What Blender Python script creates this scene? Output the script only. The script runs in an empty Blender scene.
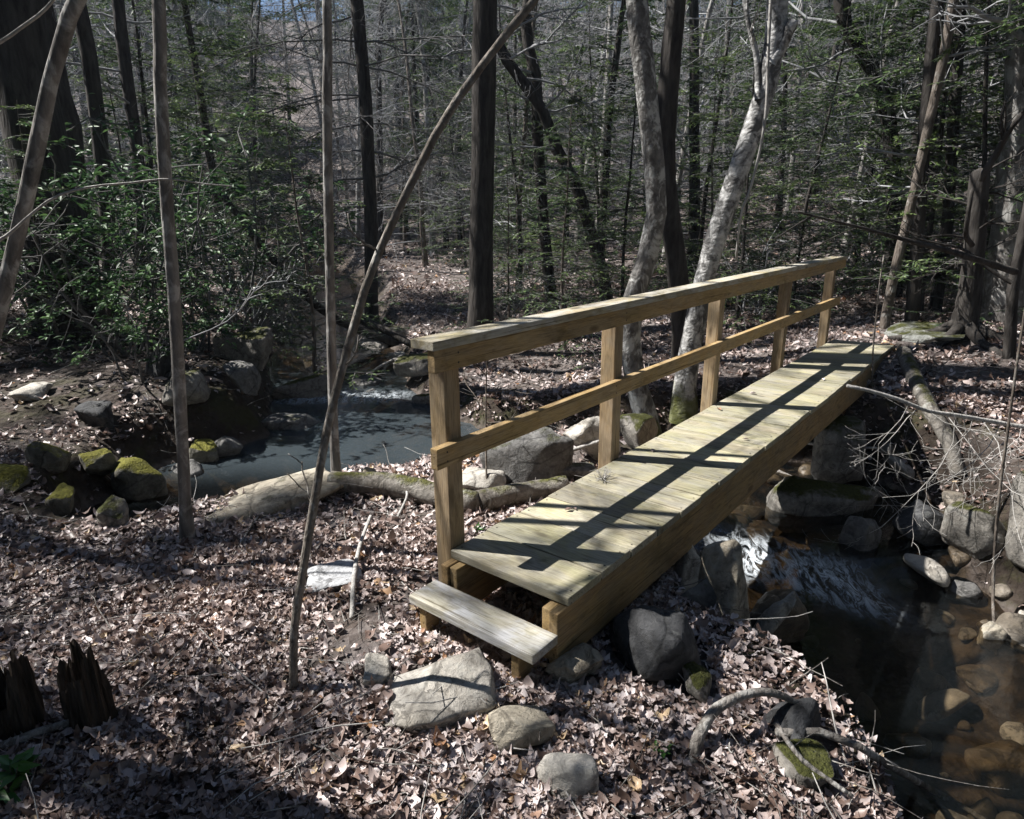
import bpy, bmesh, math, random
import numpy as np
from mathutils import Vector, noise as mnoise

random.seed(7)
RNG = np.random.default_rng(11)
SC = bpy.context.scene
COL = SC.collection

# ------------------------------------------------------------------ survey
F_PX, PITCH, ROLL, CAM_Z = 657.8, 0.2847, -0.0128, 1.828
CP, SP, CR, SR = math.cos(PITCH), math.sin(PITCH), math.cos(ROLL), math.sin(ROLL)
BR_AZ, BR_C, DECK_Z, DECK_W, DECK_L = 0.6836, (-1.8082, 1.8264), 0.45, 0.616, 6.24
SUN_H = (-0.852, 0.204)          # horizontal shift towards the sun per metre of height


def ray(px, py):
    x0, y0 = px - 512, py - 409.5
    x, y = CR * x0 + SR * y0, -SR * x0 + CR * y0
    r, u = x / F_PX, -y / F_PX
    return np.array([r, CP + u * SP, -SP + u * CP])


def V(px, py, Y):
    """point on the sight line of a pixel at Y metres in front of the camera"""
    d = ray(px, py)
    return np.array([0, 0, CAM_Z]) + d * (Y / d[1])


def bw(u, v, w=0.0):
    """bridge coordinates (along, across, above the deck) to world"""
    du, dv = u - BR_C[0], v - BR_C[1]
    sa, ca = math.sin(BR_AZ), math.cos(BR_AZ)
    return np.array([du * sa + dv * ca, du * ca - dv * sa, w + DECK_Z])


# ------------------------------------------------------------------ numeric noise
def vnoise(x, y, seed=0):
    xi, yi = np.floor(x).astype(np.int64), np.floor(y).astype(np.int64)
    fx, fy = x - xi, y - yi
    fx, fy = fx * fx * (3 - 2 * fx), fy * fy * (3 - 2 * fy)

    def h(a, b):
        n = (a * 374761393 + b * 668265263 + seed * 974634777) & 0x7fffffff
        n = ((n ^ (n >> 13)) * 1274126177) & 0x7fffffff
        return ((n ^ (n >> 16)) & 0xffff) / 32767.5 - 1
    return (h(xi, yi) * (1 - fx) + h(xi + 1, yi) * fx) * (1 - fy) + (h(xi, yi + 1) * (1 - fx) + h(xi + 1, yi + 1) * fx) * fy


def fbm(x, y, s, o=4, seed=0):
    t = 0
    a = 1.0
    for k in range(o):
        t = t + a * vnoise(x * s + 17.3 * k, y * s - 9.1 * k, seed + k)
        s *= 2.03
        a *= 0.5
    return t


def sstep(a, b, x):
    t = np.clip((x - a) / (b - a), 0, 1)
    return t * t * (3 - 2 * t)


# ------------------------------------------------------------------ terrain
STREAM = np.array([  # x, y, water level, half width
    (-16, 46, .7, .8), (-9, 30, .25, .8), (-5.4, 20, -.02, .8), (-3.7, 13.5, -.18, .85), (-2.9, 10.2, -.26, .8), (-2.2, 8.0, -.30, .75),
    (-1.5, 6.5, -.30, 1.0), (-0.4, 6.1, -.32, .55), (0.9, 6.0, -.38, .45), (1.8, 5.5, -.44, .75), (2.35, 4.9, -.46, 1.0),
    (2.2, 4.35, -.47, .95), (2.0, 3.95, -.56, .9), (2.1, 3.5, -.60, 1.05), (2.2, 2.9, -.60, 1.06), (2.72, 2.0, -.60, 1.2), (3.9, .3, -.61, 1.25), (6.5, -4, -.63, 1.2)], float)
LOBE2 = np.array([(-2.0, 5.4, -.3, .55), (-1.35, 5.72, -.3, .62), (-.7, 5.9, -.3, .5)], float)
LOBE = np.array([(-1.5, 6.4, -.3, .9), (-2.3, 5.2, -.3, .75), (-2.75, 4.55, -.3, .5)], float)


def channel(x, y):
    """signed distance to the water's edge (negative in the water) and water level"""
    best = np.full(x.shape, 1e9)
    lvl = np.zeros(x.shape)
    for PL in (STREAM, LOBE, LOBE2):
        for a, b in zip(PL[:-1], PL[1:]):
            dx, dy = b[0] - a[0], b[1] - a[1]
            t = np.clip(((x - a[0]) * dx + (y - a[1]) * dy) / (dx * dx + dy * dy), 0, 1)
            d = np.hypot(x - a[0] - t * dx, y - a[1] - t * dy) - (a[3] + t * (b[3] - a[3]))
            m = d < best
            best = np.where(m, d, best)
            lvl = np.where(m, a[2] + t * (b[2] - a[2]), lvl)
    return best, lvl


CTRL = np.array([
    (-.45, 2.25, .235), (-.2, 2.12, .21), (-.7, 2.6, .18),
    (0, 1.5, .10), (-1, 2, .12), (-2, 2, .15), (0, 2.5, .13), (.6, 1.6, .07), (-.5, 3.2, .12), (-1.8, 3.3, .10), (-.8, 4.3, .06), (.3, 4.4, .02),
    (.3, 3.3, .08), (.9, 1.1, .0), (1.6, 1.1, -.25), (0, 0, .15), (-4, 0, .3), (2, -1, -.1), (-3.4, 3.4, .12), (-3.6, 5, .1), (-4, 7, .3), (-5.4, 10, .5), (-8, 8, .8),
    (-8, 3, .5), (0, 7.6, -.08), (1.5, 7, .05), (2.4, 7.3, .15), (0, 10, .06), (3, 10, .35), (0, 14, .3), (-1.2, 11, .0), (-3, 18, .35), (-10, 16, 1.0), (3, 18, .7),
    (4.0, 7.2, .36), (5, 6, .36), (4.4, 4.6, .22), (4.3, 3.2, .02), (6, 8, .45), (8, 6, .6), (6, 11, .6), (10, 12, 1.0), (7, 3, .4), (12, 3, .8), (4.6, 1, -.1), (9, 20, 1.6)], float)


def height(x, y, rough=True):
    x = np.asarray(x, float)
    y = np.asarray(y, float)
    num = np.zeros(x.shape)
    den = np.zeros(x.shape)
    for cx, cy, cz in CTRL:
        w = 1 / ((x - cx) ** 2 + (y - cy) ** 2 + .12) ** 1.7
        num += w * cz
        den += w
    z = num / den
    d = np.hypot(x + 2, y)
    rise = .05 * np.clip(d - 16, 0, 12) + .30 * np.clip(d - 27, 0, 150)
    z = z + rise * sstep(-25, 15, y) * (1 + .18 * vnoise(x / 40, y / 40, 5))
    if rough:
        z = z + .05 * fbm(x, y, .55, 3, 3) + .016 * fbm(x, y, 3.1, 3, 8) * sstep(200, 20, d) + .3 * fbm(x, y, .06, 2, 4) * sstep(18, 50, d)
    c, lv = channel(x, y)
    c = c + .16 * fbm(x, y, 1.3, 3, 21)
    bank = .42 - .12 * sstep(4.2, 3.6, y) * sstep(2.2, 1.6, x) + .25 * vnoise(x * .9, y * .9, 31) + .3 * sstep(9, 14, y)
    t = sstep(0, 1, c / bank)
    bed = lv - .045 - .22 * sstep(0, .75, -c) + .035 * fbm(x, y, 2.6, 3, 12)
    return np.where(c < bank, bed * (1 - t) + np.maximum(z, lv + .02) * t, z)


def H(x, y):
    return float(height(np.array([x]), np.array([y]))[0])


def G(px, py):
    """where the sight line of a pixel meets the ground"""
    d = ray(px, py)
    t = np.geomspace(.8, 160, 900)
    P = np.array([0, 0, CAM_Z]) + t[:, None] * d
    below = P[:, 2] < height(P[:, 0], P[:, 1])
    i = int(np.argmax(below)) if below.any() else len(t) - 1
    lo, hi = t[max(i - 1, 0)], t[i]
    for _ in range(14):
        m = (lo + hi) / 2
        p = np.array([0, 0, CAM_Z]) + m * d
        if p[2] < H(p[0], p[1]):
            hi = m
        else:
            lo = m
    return np.array([0, 0, CAM_Z]) + hi * d


# ------------------------------------------------------------------ mesh building
class MB:
    def __init__(s):
        s.v, s.q, s.t, s.qm, s.tm, s.qa, s.ta, s.n = [], [], [], [], [], [], [], 0

    def add(s, v, quads=None, tris=None, mi=0, tint=0.0):
        v = np.asarray(v, float).reshape(-1, 3)
        s.v.append(v)
        for f, L, M, A in ((quads, s.q, s.qm, s.qa), (tris, s.t, s.tm, s.ta)):
            if f is not None and len(f):
                f = np.asarray(f, np.int64)
                L.append(f + s.n)
                M.append(np.full(len(f), mi))
                A.append(np.broadcast_to(np.asarray(tint, float), (len(f),)))
        s.n += len(v)

    def mesh(s, name, mats, smooth=True):
        v = np.concatenate(s.v)
        q = np.concatenate(s.q) if s.q else np.zeros((0, 4), np.int64)
        t = np.concatenate(s.t) if s.t else np.zeros((0, 3), np.int64)
        me = bpy.data.meshes.new(name)
        me.vertices.add(len(v))
        me.vertices.foreach_set('co', v.ravel())
        nl = q.size + t.size
        me.loops.add(nl)
        me.loops.foreach_set('vertex_index', np.concatenate([q.ravel(), t.ravel()]).astype(np.int32))
        npoly = len(q) + len(t)
        me.polygons.add(npoly)
        tot = np.concatenate([np.full(len(q), 4), np.full(len(t), 3)]).astype(np.int32)
        me.polygons.foreach_set('loop_start', np.concatenate([[0], np.cumsum(tot)[:-1]]).astype(np.int32))
        me.polygons.foreach_set('material_index', np.concatenate(s.qm + s.tm).astype(np.int32))
        me.polygons.foreach_set('use_smooth', np.full(npoly, smooth))
        a = me.attributes.new('tint', 'FLOAT', 'FACE')
        a.data.foreach_set('value', np.concatenate(s.qa + s.ta).astype(np.float32))
        for m in mats:
            me.materials.append(m)
        me.update(calc_edges=True)
        me.validate()
        return me

    def build(s, name, mats, parent=None, loc=(0, 0, 0)):
        return link(name, s.mesh(name, mats), parent, loc)


def link(name, me, parent=None, loc=(0, 0, 0)):
    o = bpy.data.objects.new(name, me)
    COL.objects.link(o)
    o.location = loc
    if parent:
        o.parent = parent
    return o


def tag(o, label=None, cat=None, group=None, kind=None):
    if label:
        o['label'] = label
    if cat:
        o['category'] = cat
    if group:
        o['group'] = group
    if kind:
        o['kind'] = kind
    return o


def thing(name, label, cat, loc, group=None, rz=0.0):
    o = bpy.data.objects.new(name, None)
    COL.objects.link(o)
    o.location = loc
    o.rotation_euler.z = rz
    o.empty_display_size = .1
    return tag(o, label, cat, group)


def nrm(a):
    return a / (np.linalg.norm(a, axis=-1, keepdims=True) + 1e-12)


def tube(mb, P, R, s=6, mi=0, tint=0.0, rough=0.0, cap0=False):
    P = np.asarray(P, float)
    R = np.broadcast_to(np.asarray(R, float), (len(P),))
    T = nrm(np.gradient(P, axis=0))
    m = np.abs(T.mean(0))
    ref = np.eye(3)[int(np.argmin(m))]
    N = nrm(np.cross(T, ref))
    B = np.cross(T, N)
    a = np.linspace(0, 2 * np.pi, s, endpoint=False)
    rr = R[:, None] * np.ones(s)
    if rough:
        rr = rr * (1 + rough * RNG.standard_normal(rr.shape))
    ring = P[:, None] + rr[..., None] * (np.cos(a)[None, :, None] * N[:, None] + np.sin(a)[None, :, None] * B[:, None])
    n = len(P)
    i = np.arange(n - 1)[:, None] * s
    j = np.arange(s)[None]
    k = (j + 1) % s
    q = np.stack([i + j, i + k, i + s + k, i + s + j], -1).reshape(-1, 4)
    vv = np.concatenate([ring.reshape(-1, 3), [P[-1] + T[-1] * R[-1] * .5], [P[0] - T[0] * R[0] * .3]])
    jj = np.arange(s)
    tr = np.stack([(n - 1) * s + jj, (n - 1) * s + (jj + 1) % s, np.full(s, n * s)], -1)
    if cap0:
        tr = np.concatenate([tr, np.stack([(jj + 1) % s, jj, np.full(s, n * s + 1)], -1)])
    mb.add(vv, q, tr, mi, tint)


def spline(pts, n):
    """smooth resampling of a polyline (Catmull-Rom)"""
    p = np.asarray(pts, float)
    if len(p) < 3:
        t = np.linspace(0, 1, n)[:, None]
        return p[0] * (1 - t) + p[-1] * t
    d = np.concatenate([[0], np.cumsum(np.linalg.norm(np.diff(p, axis=0), axis=1))])
    pe = np.concatenate([[2 * p[0] - p[1]], p, [2 * p[-1] - p[-2]]])
    out = []
    for s in np.linspace(0, d[-1], n):
        i = min(int(np.searchsorted(d, s, 'right')) - 1, len(p) - 2)
        t = (s - d[i]) / (d[i + 1] - d[i])
        a, b, c, e = pe[i], pe[i + 1], pe[i + 2], pe[i + 3]
        out.append(.5 * (2 * b + (c - a) * t + (2 * a - 5 * b + 4 * c - e) * t * t + (3 * b - a - 3 * c + e) * t ** 3))
    return np.array(out)


def wander(p0, d, L, n, rng, curl=.25, bias=(0, 0, 0)):
    """a branch path that wanders as it grows"""
    d = nrm(np.asarray(d, float))
    b = np.asarray(bias, float)
    P = [np.asarray(p0, float)]
    st = L / n
    for _ in range(n):
        d = nrm(d + curl * rng.standard_normal(3) * .6 + b)
        P.append(P[-1] + d * st)
    return np.array(P)


def perp(d, rng, up=0.0):
    v = rng.standard_normal(3)
    v = v - d * (v @ d)
    v = nrm(v)
    v[2] += up
    return nrm(v)


def grow(mb, p0, d, L, r0, lev, rng, sides=(7, 5, 4, 3), kids=(6, 5, 4), curl=.25, bias=(0, 0, .05), mi=0, start=.25, flat=0.0, rmin=.0022):
    n = (7, 6, 5, 4)[min(lev, 3)]
    P = wander(p0, d, L, n, rng, curl, bias)
    R = np.linspace(r0, max(r0 * .3, rmin), n + 1)
    tube(mb, P, R, sides[min(lev, 3)], mi)
    if lev < len(kids):
        k = kids[lev]
        for i in range(k):
            t = start + (1 - start) * (i + rng.random()) / k
            f = t * n
            j = min(int(f), n - 1)
            pos = P[j] + (P[j + 1] - P[j]) * (f - j)
            dd = nrm(P[j + 1] - P[j])
            side = perp(dd, rng)
            side[2] *= 1 - flat
            nd = nrm(dd * (.55 + .5 * rng.random()) + nrm(side) * .8)
            grow(mb, pos, nd, L * (.33 + .3 * rng.random()) * (1.15 - .55 * t), max(r0 * (1 - .65 * t) * .55, rmin), lev + 1, rng, sides, kids, curl, bias, mi, start, flat, rmin)
    return P


def leaf_cards(mb, P, D, N, L, W, mi, tint, fold=.25):
    """folded leaves: position, direction, up, length, width"""
    n = len(P)
    S = nrm(np.cross(D, N))
    N = np.cross(S, D)
    L = np.broadcast_to(L, (n,))[:, None]
    W = np.broadcast_to(W, (n,))[:, None]
    a = P
    b = P + D * L * .5 - N * W * fold * .5
    c = P + D * L - N * L * .08
    l = P + D * L * .45 + S * W * .5 + N * W * fold
    r = P + D * L * .45 - S * W * .5 + N * W * fold
    v = np.stack([a, b, c, l, r], 1).reshape(-1, 3)
    o = np.arange(n)[:, None] * 5
    t = np.concatenate([o + [[0, 1, 3]], o + [[1, 2, 3]], o + [[1, 0, 4]], o + [[2, 1, 4]]])
    mb.add(v, None, t, mi, np.tile(tint, 4) if np.ndim(tint) else tint)


def spray_cards(mb, P, D, N, L, W, mi, tint):
    n = len(P)
    S = nrm(np.cross(D, N))
    L = np.broadcast_to(L, (n,))[:, None]
    W = np.broadcast_to(W, (n,))[:, None]
    v = np.stack([P, P + D * L * .45 + S * W * .5, P + D * L - N * L * .12, P + D * L * .45 - S * W * .5], 1).reshape(-1, 3)
    q = np.arange(n)[:, None] * 4 + np.arange(4)[None]
    mb.add(v, q, None, mi, tint)


# ------------------------------------------------------------------ materials
def new_mat(name):
    m = bpy.data.materials.new(name)
    m.use_nodes = True
    nt = m.node_tree
    nt.nodes.clear()
    return m, nt


def nd(nt, t, **kw):
    n = nt.nodes.new(t)
    for k, v in kw.items():
        if k.startswith('i_'):
            n.inputs[k[2:].replace('_', ' ')].default_value = v
        else:
            setattr(n, k, v)
    return n


def ramp(nt, fac, stops):
    n = nt.nodes.new('ShaderNodeValToRGB')
    while len(n.color_ramp.elements) < len(stops):
        n.color_ramp.elements.new(.5)
    for e, (p, c) in zip(n.color_ramp.elements, stops):
        e.position = p
        e.color = (*c, 1) if len(c) == 3 else c
    nt.links.new(fac, n.inputs[0])
    return n.outputs[0]


def mix(nt, fac, a, b, bt='MIX'):
    n = nt.nodes.new('ShaderNodeMix')
    n.data_type = 'RGBA'
    n.blend_type = bt
    for s, x in ((n.inputs[0], fac), (n.inputs[6], a), (n.inputs[7], b)):
        if hasattr(x, 'is_linked'):
            nt.links.new(x, s)
        else:
            s.default_value = x if not isinstance(x, tuple) else (*x, 1)
    return n.outputs[2]


def math_(nt, op, a, b=0.0, c=0.0, clamp=False):
    n = nt.nodes.new('ShaderNodeMath')
    n.operation = op
    n.use_clamp = clamp
    for s, x in zip(n.inputs, (a, b, c)):
        if hasattr(x, 'is_linked'):
            nt.links.new(x, s)
        else:
            s.default_value = x
    return n.outputs[0]


def coords(nt, scale=(1, 1, 1), rand=True, kind='Object'):
    tc = nt.nodes.new('ShaderNodeTexCoord')
    mp = nt.nodes.new('ShaderNodeMapping')
    mp.inputs['Scale'].default_value = scale
    nt.links.new(tc.outputs[kind], mp.inputs['Vector'])
    if rand:
        oi = nt.nodes.new('ShaderNodeObjectInfo')
        m = math_(nt, 'MULTIPLY', oi.outputs['Random'], 57.0)
        nt.links.new(m, mp.inputs['Location'])
    return mp.outputs[0]


def noise(nt, vec, scale, detail=6.0, rough=.6, dist=0.0):
    n = nt.nodes.new('ShaderNodeTexNoise')
    n.inputs['Scale'].default_value = scale
    n.inputs['Detail'].default_value = detail
    n.inputs['Roughness'].default_value = rough
    n.inputs['Distortion'].default_value = dist
    nt.links.new(vec, n.inputs['Vector'])
    return n.outputs['Fac']


def finish(nt, color, rough=.8, bump=None, bstr=.3, bdist=.01, spec=.3, extra=None):
    p = nt.nodes.new('ShaderNodeBsdfPrincipled')
    for s, x in ((p.inputs['Base Color'], color), (p.inputs['Roughness'], rough)):
        if hasattr(x, 'is_linked'):
            nt.links.new(x, s)
        else:
            s.default_value = (*x, 1) if isinstance(x, tuple) else x
    p.inputs['Specular IOR Level'].default_value = spec
    if bump is not None:
        b = nt.nodes.new('ShaderNodeBump')
        b.inputs['Strength'].default_value = bstr
        b.inputs['Distance'].default_value = bdist
        nt.links.new(bump, b.inputs['Height'])
        nt.links.new(b.outputs[0], p.inputs['Normal'])
    out = nt.nodes.new('ShaderNodeOutputMaterial')
    sh = p.outputs[0]
    if extra:
        sh = extra(sh)
    nt.links.new(sh, out.inputs['Surface'])
    return p


def wood(name, axis, base, dark, algae, grey, algae_amt=.5, grey_amt=.4):
    """weathered pressure-treated lumber, grain along one local axis"""
    m, nt = new_mat(name)
    sc = [9.0, 9.0, 9.0]
    sc[axis] = .55
    v = coords(nt, tuple(sc))
    g = noise(nt, v, 5.0, 8, .65, .6)
    fine = noise(nt, v, 22.0, 4, .6)
    v2 = coords(nt, tuple(1.0 if i != axis else .45 for i in range(3)))
    patch = noise(nt, v2, 5.0, 5, .6, .5)
    patch2 = noise(nt, v2, 9.0, 5, .6, 1.0)
    oi = nd(nt, 'ShaderNodeObjectInfo')
    c = ramp(nt, g, [(.28, dark), (.5, base), (.75, tuple(min(1, x * 1.22) for x in base))])
    af = math_(nt, 'MULTIPLY', ramp(nt, patch, [(.38, (0, 0, 0)), (.6, (1, 1, 1))]), algae_amt)
    c = mix(nt, af, c, algae)
    gf = math_(nt, 'MULTIPLY', ramp(nt, patch2, [(.40, (0, 0, 0)), (.58, (1, 1, 1))]), grey_amt)
    c = mix(nt, gf, c, grey)
    c = mix(nt, .55, c, ramp(nt, fine, [(.3, (.30, .29, .27)), (.58, (1, 1, 1))]), 'MULTIPLY')
    st = noise(nt, v2, 2.6, 6, .7, .8)
    c = mix(nt, .8, c, ramp(nt, st, [(.32, (.62, .60, .56)), (.48, (1, 1, 1)), (.66, (1.12, 1.1, 1.04))]), 'MULTIPLY')
    blot = noise(nt, v2, 17.0, 4, .6, .3)
    c = mix(nt, .7, c, ramp(nt, blot, [(.3, (.5, .48, .42)), (.42, (1, 1, 1))]), 'MULTIPLY')
    cs = [38.0, 38.0, 38.0]
    cs[axis] = .7
    ck = ramp(nt, noise(nt, coords(nt, tuple(cs)), 1.6, 5, .6, .2), [(.60, (1, 1, 1)), (.66, (.38, .34, .28))])
    c = mix(nt, .85, c, ck, 'MULTIPLY')
    val = math_(nt, 'MULTIPLY_ADD', oi.outputs['Random'], .5, .72)
    hs = nd(nt, 'ShaderNodeHueSaturation')
    nt.links.new(val, hs.inputs['Value'])
    nt.links.new(c, hs.inputs['Color'])
    knot = nd(nt, 'ShaderNodeTexVoronoi', i_Scale=1.0)
    ks = [7.0, 7.0, 7.0]
    ks[axis] = 2.6
    nt.links.new(coords(nt, tuple(ks)), knot.inputs['Vector'])
    kf = ramp(nt, knot.outputs['Distance'], [(.07, (1, 1, 1)), (.16, (0, 0, 0))])
    c = mix(nt, math_(nt, 'MULTIPLY', kf, .75), hs.outputs[0], tuple(x * .45 for x in dark))
    finish(nt, c, .72, math_(nt, 'ADD', g, math_(nt, 'MULTIPLY', fine, .5)), .45, .006, .25)
    return m


def bark(name, lo, hi, vz=.25, scale=14, patch=None, patch_at=.55, bstr=.7, rough=.9, moss=0.0):
    m, nt = new_mat(name)
    v = coords(nt, (1, 1, vz))
    a = noise(nt, v, scale, 7, .65, .4)
    vor = nd(nt, 'ShaderNodeTexVoronoi', i_Scale=scale * 1.4, feature='DISTANCE_TO_EDGE')
    nt.links.new(v, vor.inputs['Vector'])
    c = ramp(nt, a, [(.3, lo), (.7, hi)])
    if patch:
        pv = coords(nt, (1, 1, .7))
        pf = ramp(nt, noise(nt, pv, scale * .55, 5, .65, .6), [(patch_at - .05, (0, 0, 0)), (patch_at + .05, (1, 1, 1))])
        c = mix(nt, math_(nt, 'MULTIPLY', pf, .85), c, patch)
    if moss:
        tc = nd(nt, 'ShaderNodeTexCoord')
        sx = nd(nt, 'ShaderNodeSeparateXYZ')
        nt.links.new(tc.outputs['Object'], sx.inputs[0])
        hf = ramp(nt, math_(nt, 'MULTIPLY_ADD', noise(nt, v, 6, 4), .8, math_(nt, 'DIVIDE', sx.outputs[2], -moss * 1.6)), [(.05, (0, 0, 0)), (.25, (1, 1, 1))])
        c = mix(nt, math_(nt, 'MULTIPLY', hf, .85), c, (.11, .12, .025))
    h = math_(nt, 'ADD', a, math_(nt, 'MULTIPLY', vor.outputs['Distance'], .8))
    finish(nt, c, rough, h, bstr, .02, .15)
    return m


def foliage(name, stops, rough=.4, trans=.25, spec=.4):
    m, nt = new_mat(name)
    at = nd(nt, 'ShaderNodeAttribute', attribute_name='tint')
    c = ramp(nt, at.outputs['Fac'], stops)

    def ex(sh):
        tr = nd(nt, 'ShaderNodeBsdfTranslucent')
        nt.links.new(c, tr.inputs['Color'])
        mx = nd(nt, 'ShaderNodeMixShader')
        mx.inputs[0].default_value = trans
        nt.links.new(sh, mx.inputs[1])
        nt.links.new(tr.outputs[0], mx.inputs[2])
        return mx.outputs[0]
    finish(nt, c, rough, spec=spec, extra=ex)
    return m


def stone(name, lo, hi, moss=0.0, mosscol=(.075, .08, .018), rough=.85, streak=(1, 1, 1), lichen=.0, spec=.3):
    m, nt = new_mat(name)
    v = coords(nt, streak)
    a = noise(nt, v, 3.5, 9, .68, .5)
    b = noise(nt, v, 38, 5, .7)
    c = ramp(nt, a, [(.3, lo), (.68, hi)])
    c = mix(nt, .6, c, ramp(nt, b, [(.3, (.45, .45, .45)), (.62, (1, 1, 1))]), 'MULTIPLY')
    if lichen:
        lf = ramp(nt, noise(nt, v, 9, 6, .7, .8), [(.56, (0, 0, 0)), (.62, (1, 1, 1))])
        c = mix(nt, math_(nt, 'MULTIPLY', lf, lichen), c, (.42, .43, .40))
    mid = noise(nt, v, 11, 7, .72, 1.2)
    c = mix(nt, .75, c, ramp(nt, mid, [(.34, (.42, .40, .37)), (.5, (.95, .95, .95)), (.66, (1.2, 1.18, 1.14))]), 'MULTIPLY')
    cr = nd(nt, 'ShaderNodeTexVoronoi', i_Scale=4.2, feature='DISTANCE_TO_EDGE')
    nt.links.new(mix(nt, .12, v, mid), cr.inputs['Vector'])
    crf = ramp(nt, cr.outputs['Distance'], [(.0, (0, 0, 0)), (.035, (1, 1, 1))])
    c = mix(nt, .5, c, crf, 'MULTIPLY')
    h = math_(nt, 'ADD', math_(nt, 'MULTIPLY_ADD', b, .35, a), math_(nt, 'MULTIPLY_ADD', mid, .6, math_(nt, 'MULTIPLY', crf, .12)))
    if moss:
        gn = nd(nt, 'ShaderNodeNewGeometry')
        sx = nd(nt, 'ShaderNodeSeparateXYZ')
        nt.links.new(gn.outputs['Normal'], sx.inputs[0])
        nz = math_(nt, 'MULTIPLY', math_(nt, 'ADD', math_(nt, 'MULTIPLY', sx.outputs[2], .55), noise(nt, v, 5, 6, .7)), .5)
        mf = ramp(nt, nz, [(.61 - moss * .225, (0, 0, 0)), (.69 - moss * .225, (1, 1, 1))])
        mc = ramp(nt, noise(nt, v, 60, 3), [(.3, tuple(x * .45 for x in mosscol)), (.65, mosscol)])
        c = mix(nt, mf, c, mc)
        h = math_(nt, 'ADD', h, math_(nt, 'MULTIPLY', mf, math_(nt, 'MULTIPLY_ADD', noise(nt, v, 70, 3), .9, .3)))
    finish(nt, c, rough, h, .8, .03, spec)
    return m


M = {}
M['deck'] = wood('deck_wood', 1, (.425, .385, .285), (.28, .245, .175), (.36, .345, .20), (.32, .315, .30), .7, .5)
M['step'] = wood('step_wood', 1, (.42, .39, .34), (.26, .24, .20), (.30, .30, .21), (.47, .475, .49), .4, .9)
M['rail'] = wood('rail_wood', 0, (.385, .26, .12), (.22, .14, .065), (.29, .23, .10), (.33, .29, .23), .35, .3)
M['cap'] = wood('cap_wood', 0, (.40, .34, .23), (.27, .22, .15), (.30, .29, .16), (.46, .45, .42), .35, .8)
M['post'] = wood('post_wood', 2, (.40, .29, .175), (.25, .17, .095), (.30, .245, .135), (.36, .32, .27), .3, .3)
M['beam'] = wood('beam_wood', 0, (.38, .25, .115), (.21, .13, .06), (.27, .21, .09), (.24, .20, .15), .35, .35)

M['bark_dark'] = bark('dark_bark', (.02, .018, .017), (.085, .077, .07), .22, 13)
M['bark_grey'] = bark('grey_bark', (.09, .083, .077), (.28, .265, .25), .3, 15, (.40, .395, .38), .55)
M['bark_brown'] = bark('brown_bark', (.06, .05, .042), (.20, .17, .145), .25, 22, (.29, .28, .26), .6)
M['bark_light'] = bark('pale_lichened_bark', (.06, .056, .052), (.24, .23, .22), .8, 13, (.50, .50, .48), .55, .9, moss=.55)
M['bark_birch'] = bark('white_bark', (.18, .178, .175), (.74, .735, .72), 1.5, 12, (.05, .048, .047), .52, .6, moss=.5)
M['bark_sapling'] = bark('smooth_sapling_bark', (.11, .095, .08), (.28, .25, .22), .5, 40, (.38, .365, .34), .58, .5)
M['twig'] = bark('grey_twigs', (.16, .164, .172), (.38, .385, .395), 1, 8, bstr=.1)
M['twig_dark'] = bark('dark_twigs', (.07, .068, .067), (.20, .195, .19), 1, 8, bstr=.1)
M['dead'] = bark('bleached_dead_wood', (.25, .235, .22), (.52, .505, .48), .4, 30, bstr=.4)
M['stick'] = bark('fallen_stick_bark', (.09, .078, .068), (.27, .25, .23), .5, 30, (.36, .35, .33), .55)
M['rot'] = bark('rotten_stump_wood', (.02, .016, .013), (.13, .10, .078), .08, 30, bstr=1.0)
M['log_moss'] = stone('mossy_log', (.10, .085, .07), (.33, .31, .28), .62, (.115, .115, .03), .9, (1, 1, 1), .5)
M['rhodo'] = foliage('glossy_evergreen_leaves', [(0, (.02, .045, .02)), (.5, (.05, .11, .042)), (1, (.12, .21, .075))], .5, .2, .25)
M['laurel'] = foliage('dull_evergreen_leaves', [(0, (.025, .038, .025)), (.5, (.055, .08, .055)), (1, (.11, .14, .09))], .35, .15, .5)
M['hemlock'] = foliage('hemlock_needles', [(0, (.028, .056, .024)), (.5, (.075, .125, .048)), (1, (.16, .225, .075))], .5, .25, .3)
M['fern'] = foliage('bright_young_leaves', [(0, (.03, .09, .02)), (1, (.08, .20, .04))], .35, .3, .4)
M['leaf'] = foliage('dead_leaves', [(0, (.075, .048, .037)), (.2, (.20, .135, .11)), (.42, (.36, .285, .26)), (.62, (.55, .47, .45)), (.78, (.70, .63, .62)), (.86, (.34, .175, .09)), (1, (.56, .42, .27))], .42, .12, .5)
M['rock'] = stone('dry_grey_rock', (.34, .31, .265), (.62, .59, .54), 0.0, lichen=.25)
M['rock_tan'] = stone('tan_rock', (.30, .26, .20), (.54, .49, .40), .22, lichen=.3)
M['rock_moss'] = stone('mossy_rock', (.12, .112, .10), (.34, .32, .29), .85, lichen=.25)
M['rock_bright_moss'] = stone('bright_mossy_rock', (.10, .095, .08), (.25, .24, .2), 1.05, (.21, .20, .03), lichen=.2)
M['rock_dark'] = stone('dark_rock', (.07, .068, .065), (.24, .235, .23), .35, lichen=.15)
M['rock_shade_dark'] = stone('shade_darkened_rock', (.025, .026, .028), (.09, .092, .097), .2, lichen=.1)  # albedo lowered so the shade on these boulders sits in the colour
M['rock_blue'] = stone('blue_grey_slab', (.30, .31, .33), (.55, .56, .58), 0.0, lichen=.1)
M['rock_wet'] = stone('wet_creek_stone', (.06, .045, .03), (.15, .115, .075), .25, rough=.3, spec=.5)
M['rock_orange'] = stone('orange_creek_stone', (.07, .054, .036), (.22, .17, .115), 0.0, rough=.35, spec=.5)
M['slab'] = stone('grey_green_path_slab', (.16, .165, .15), (.36, .37, .35), .66, lichen=.3)
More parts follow.
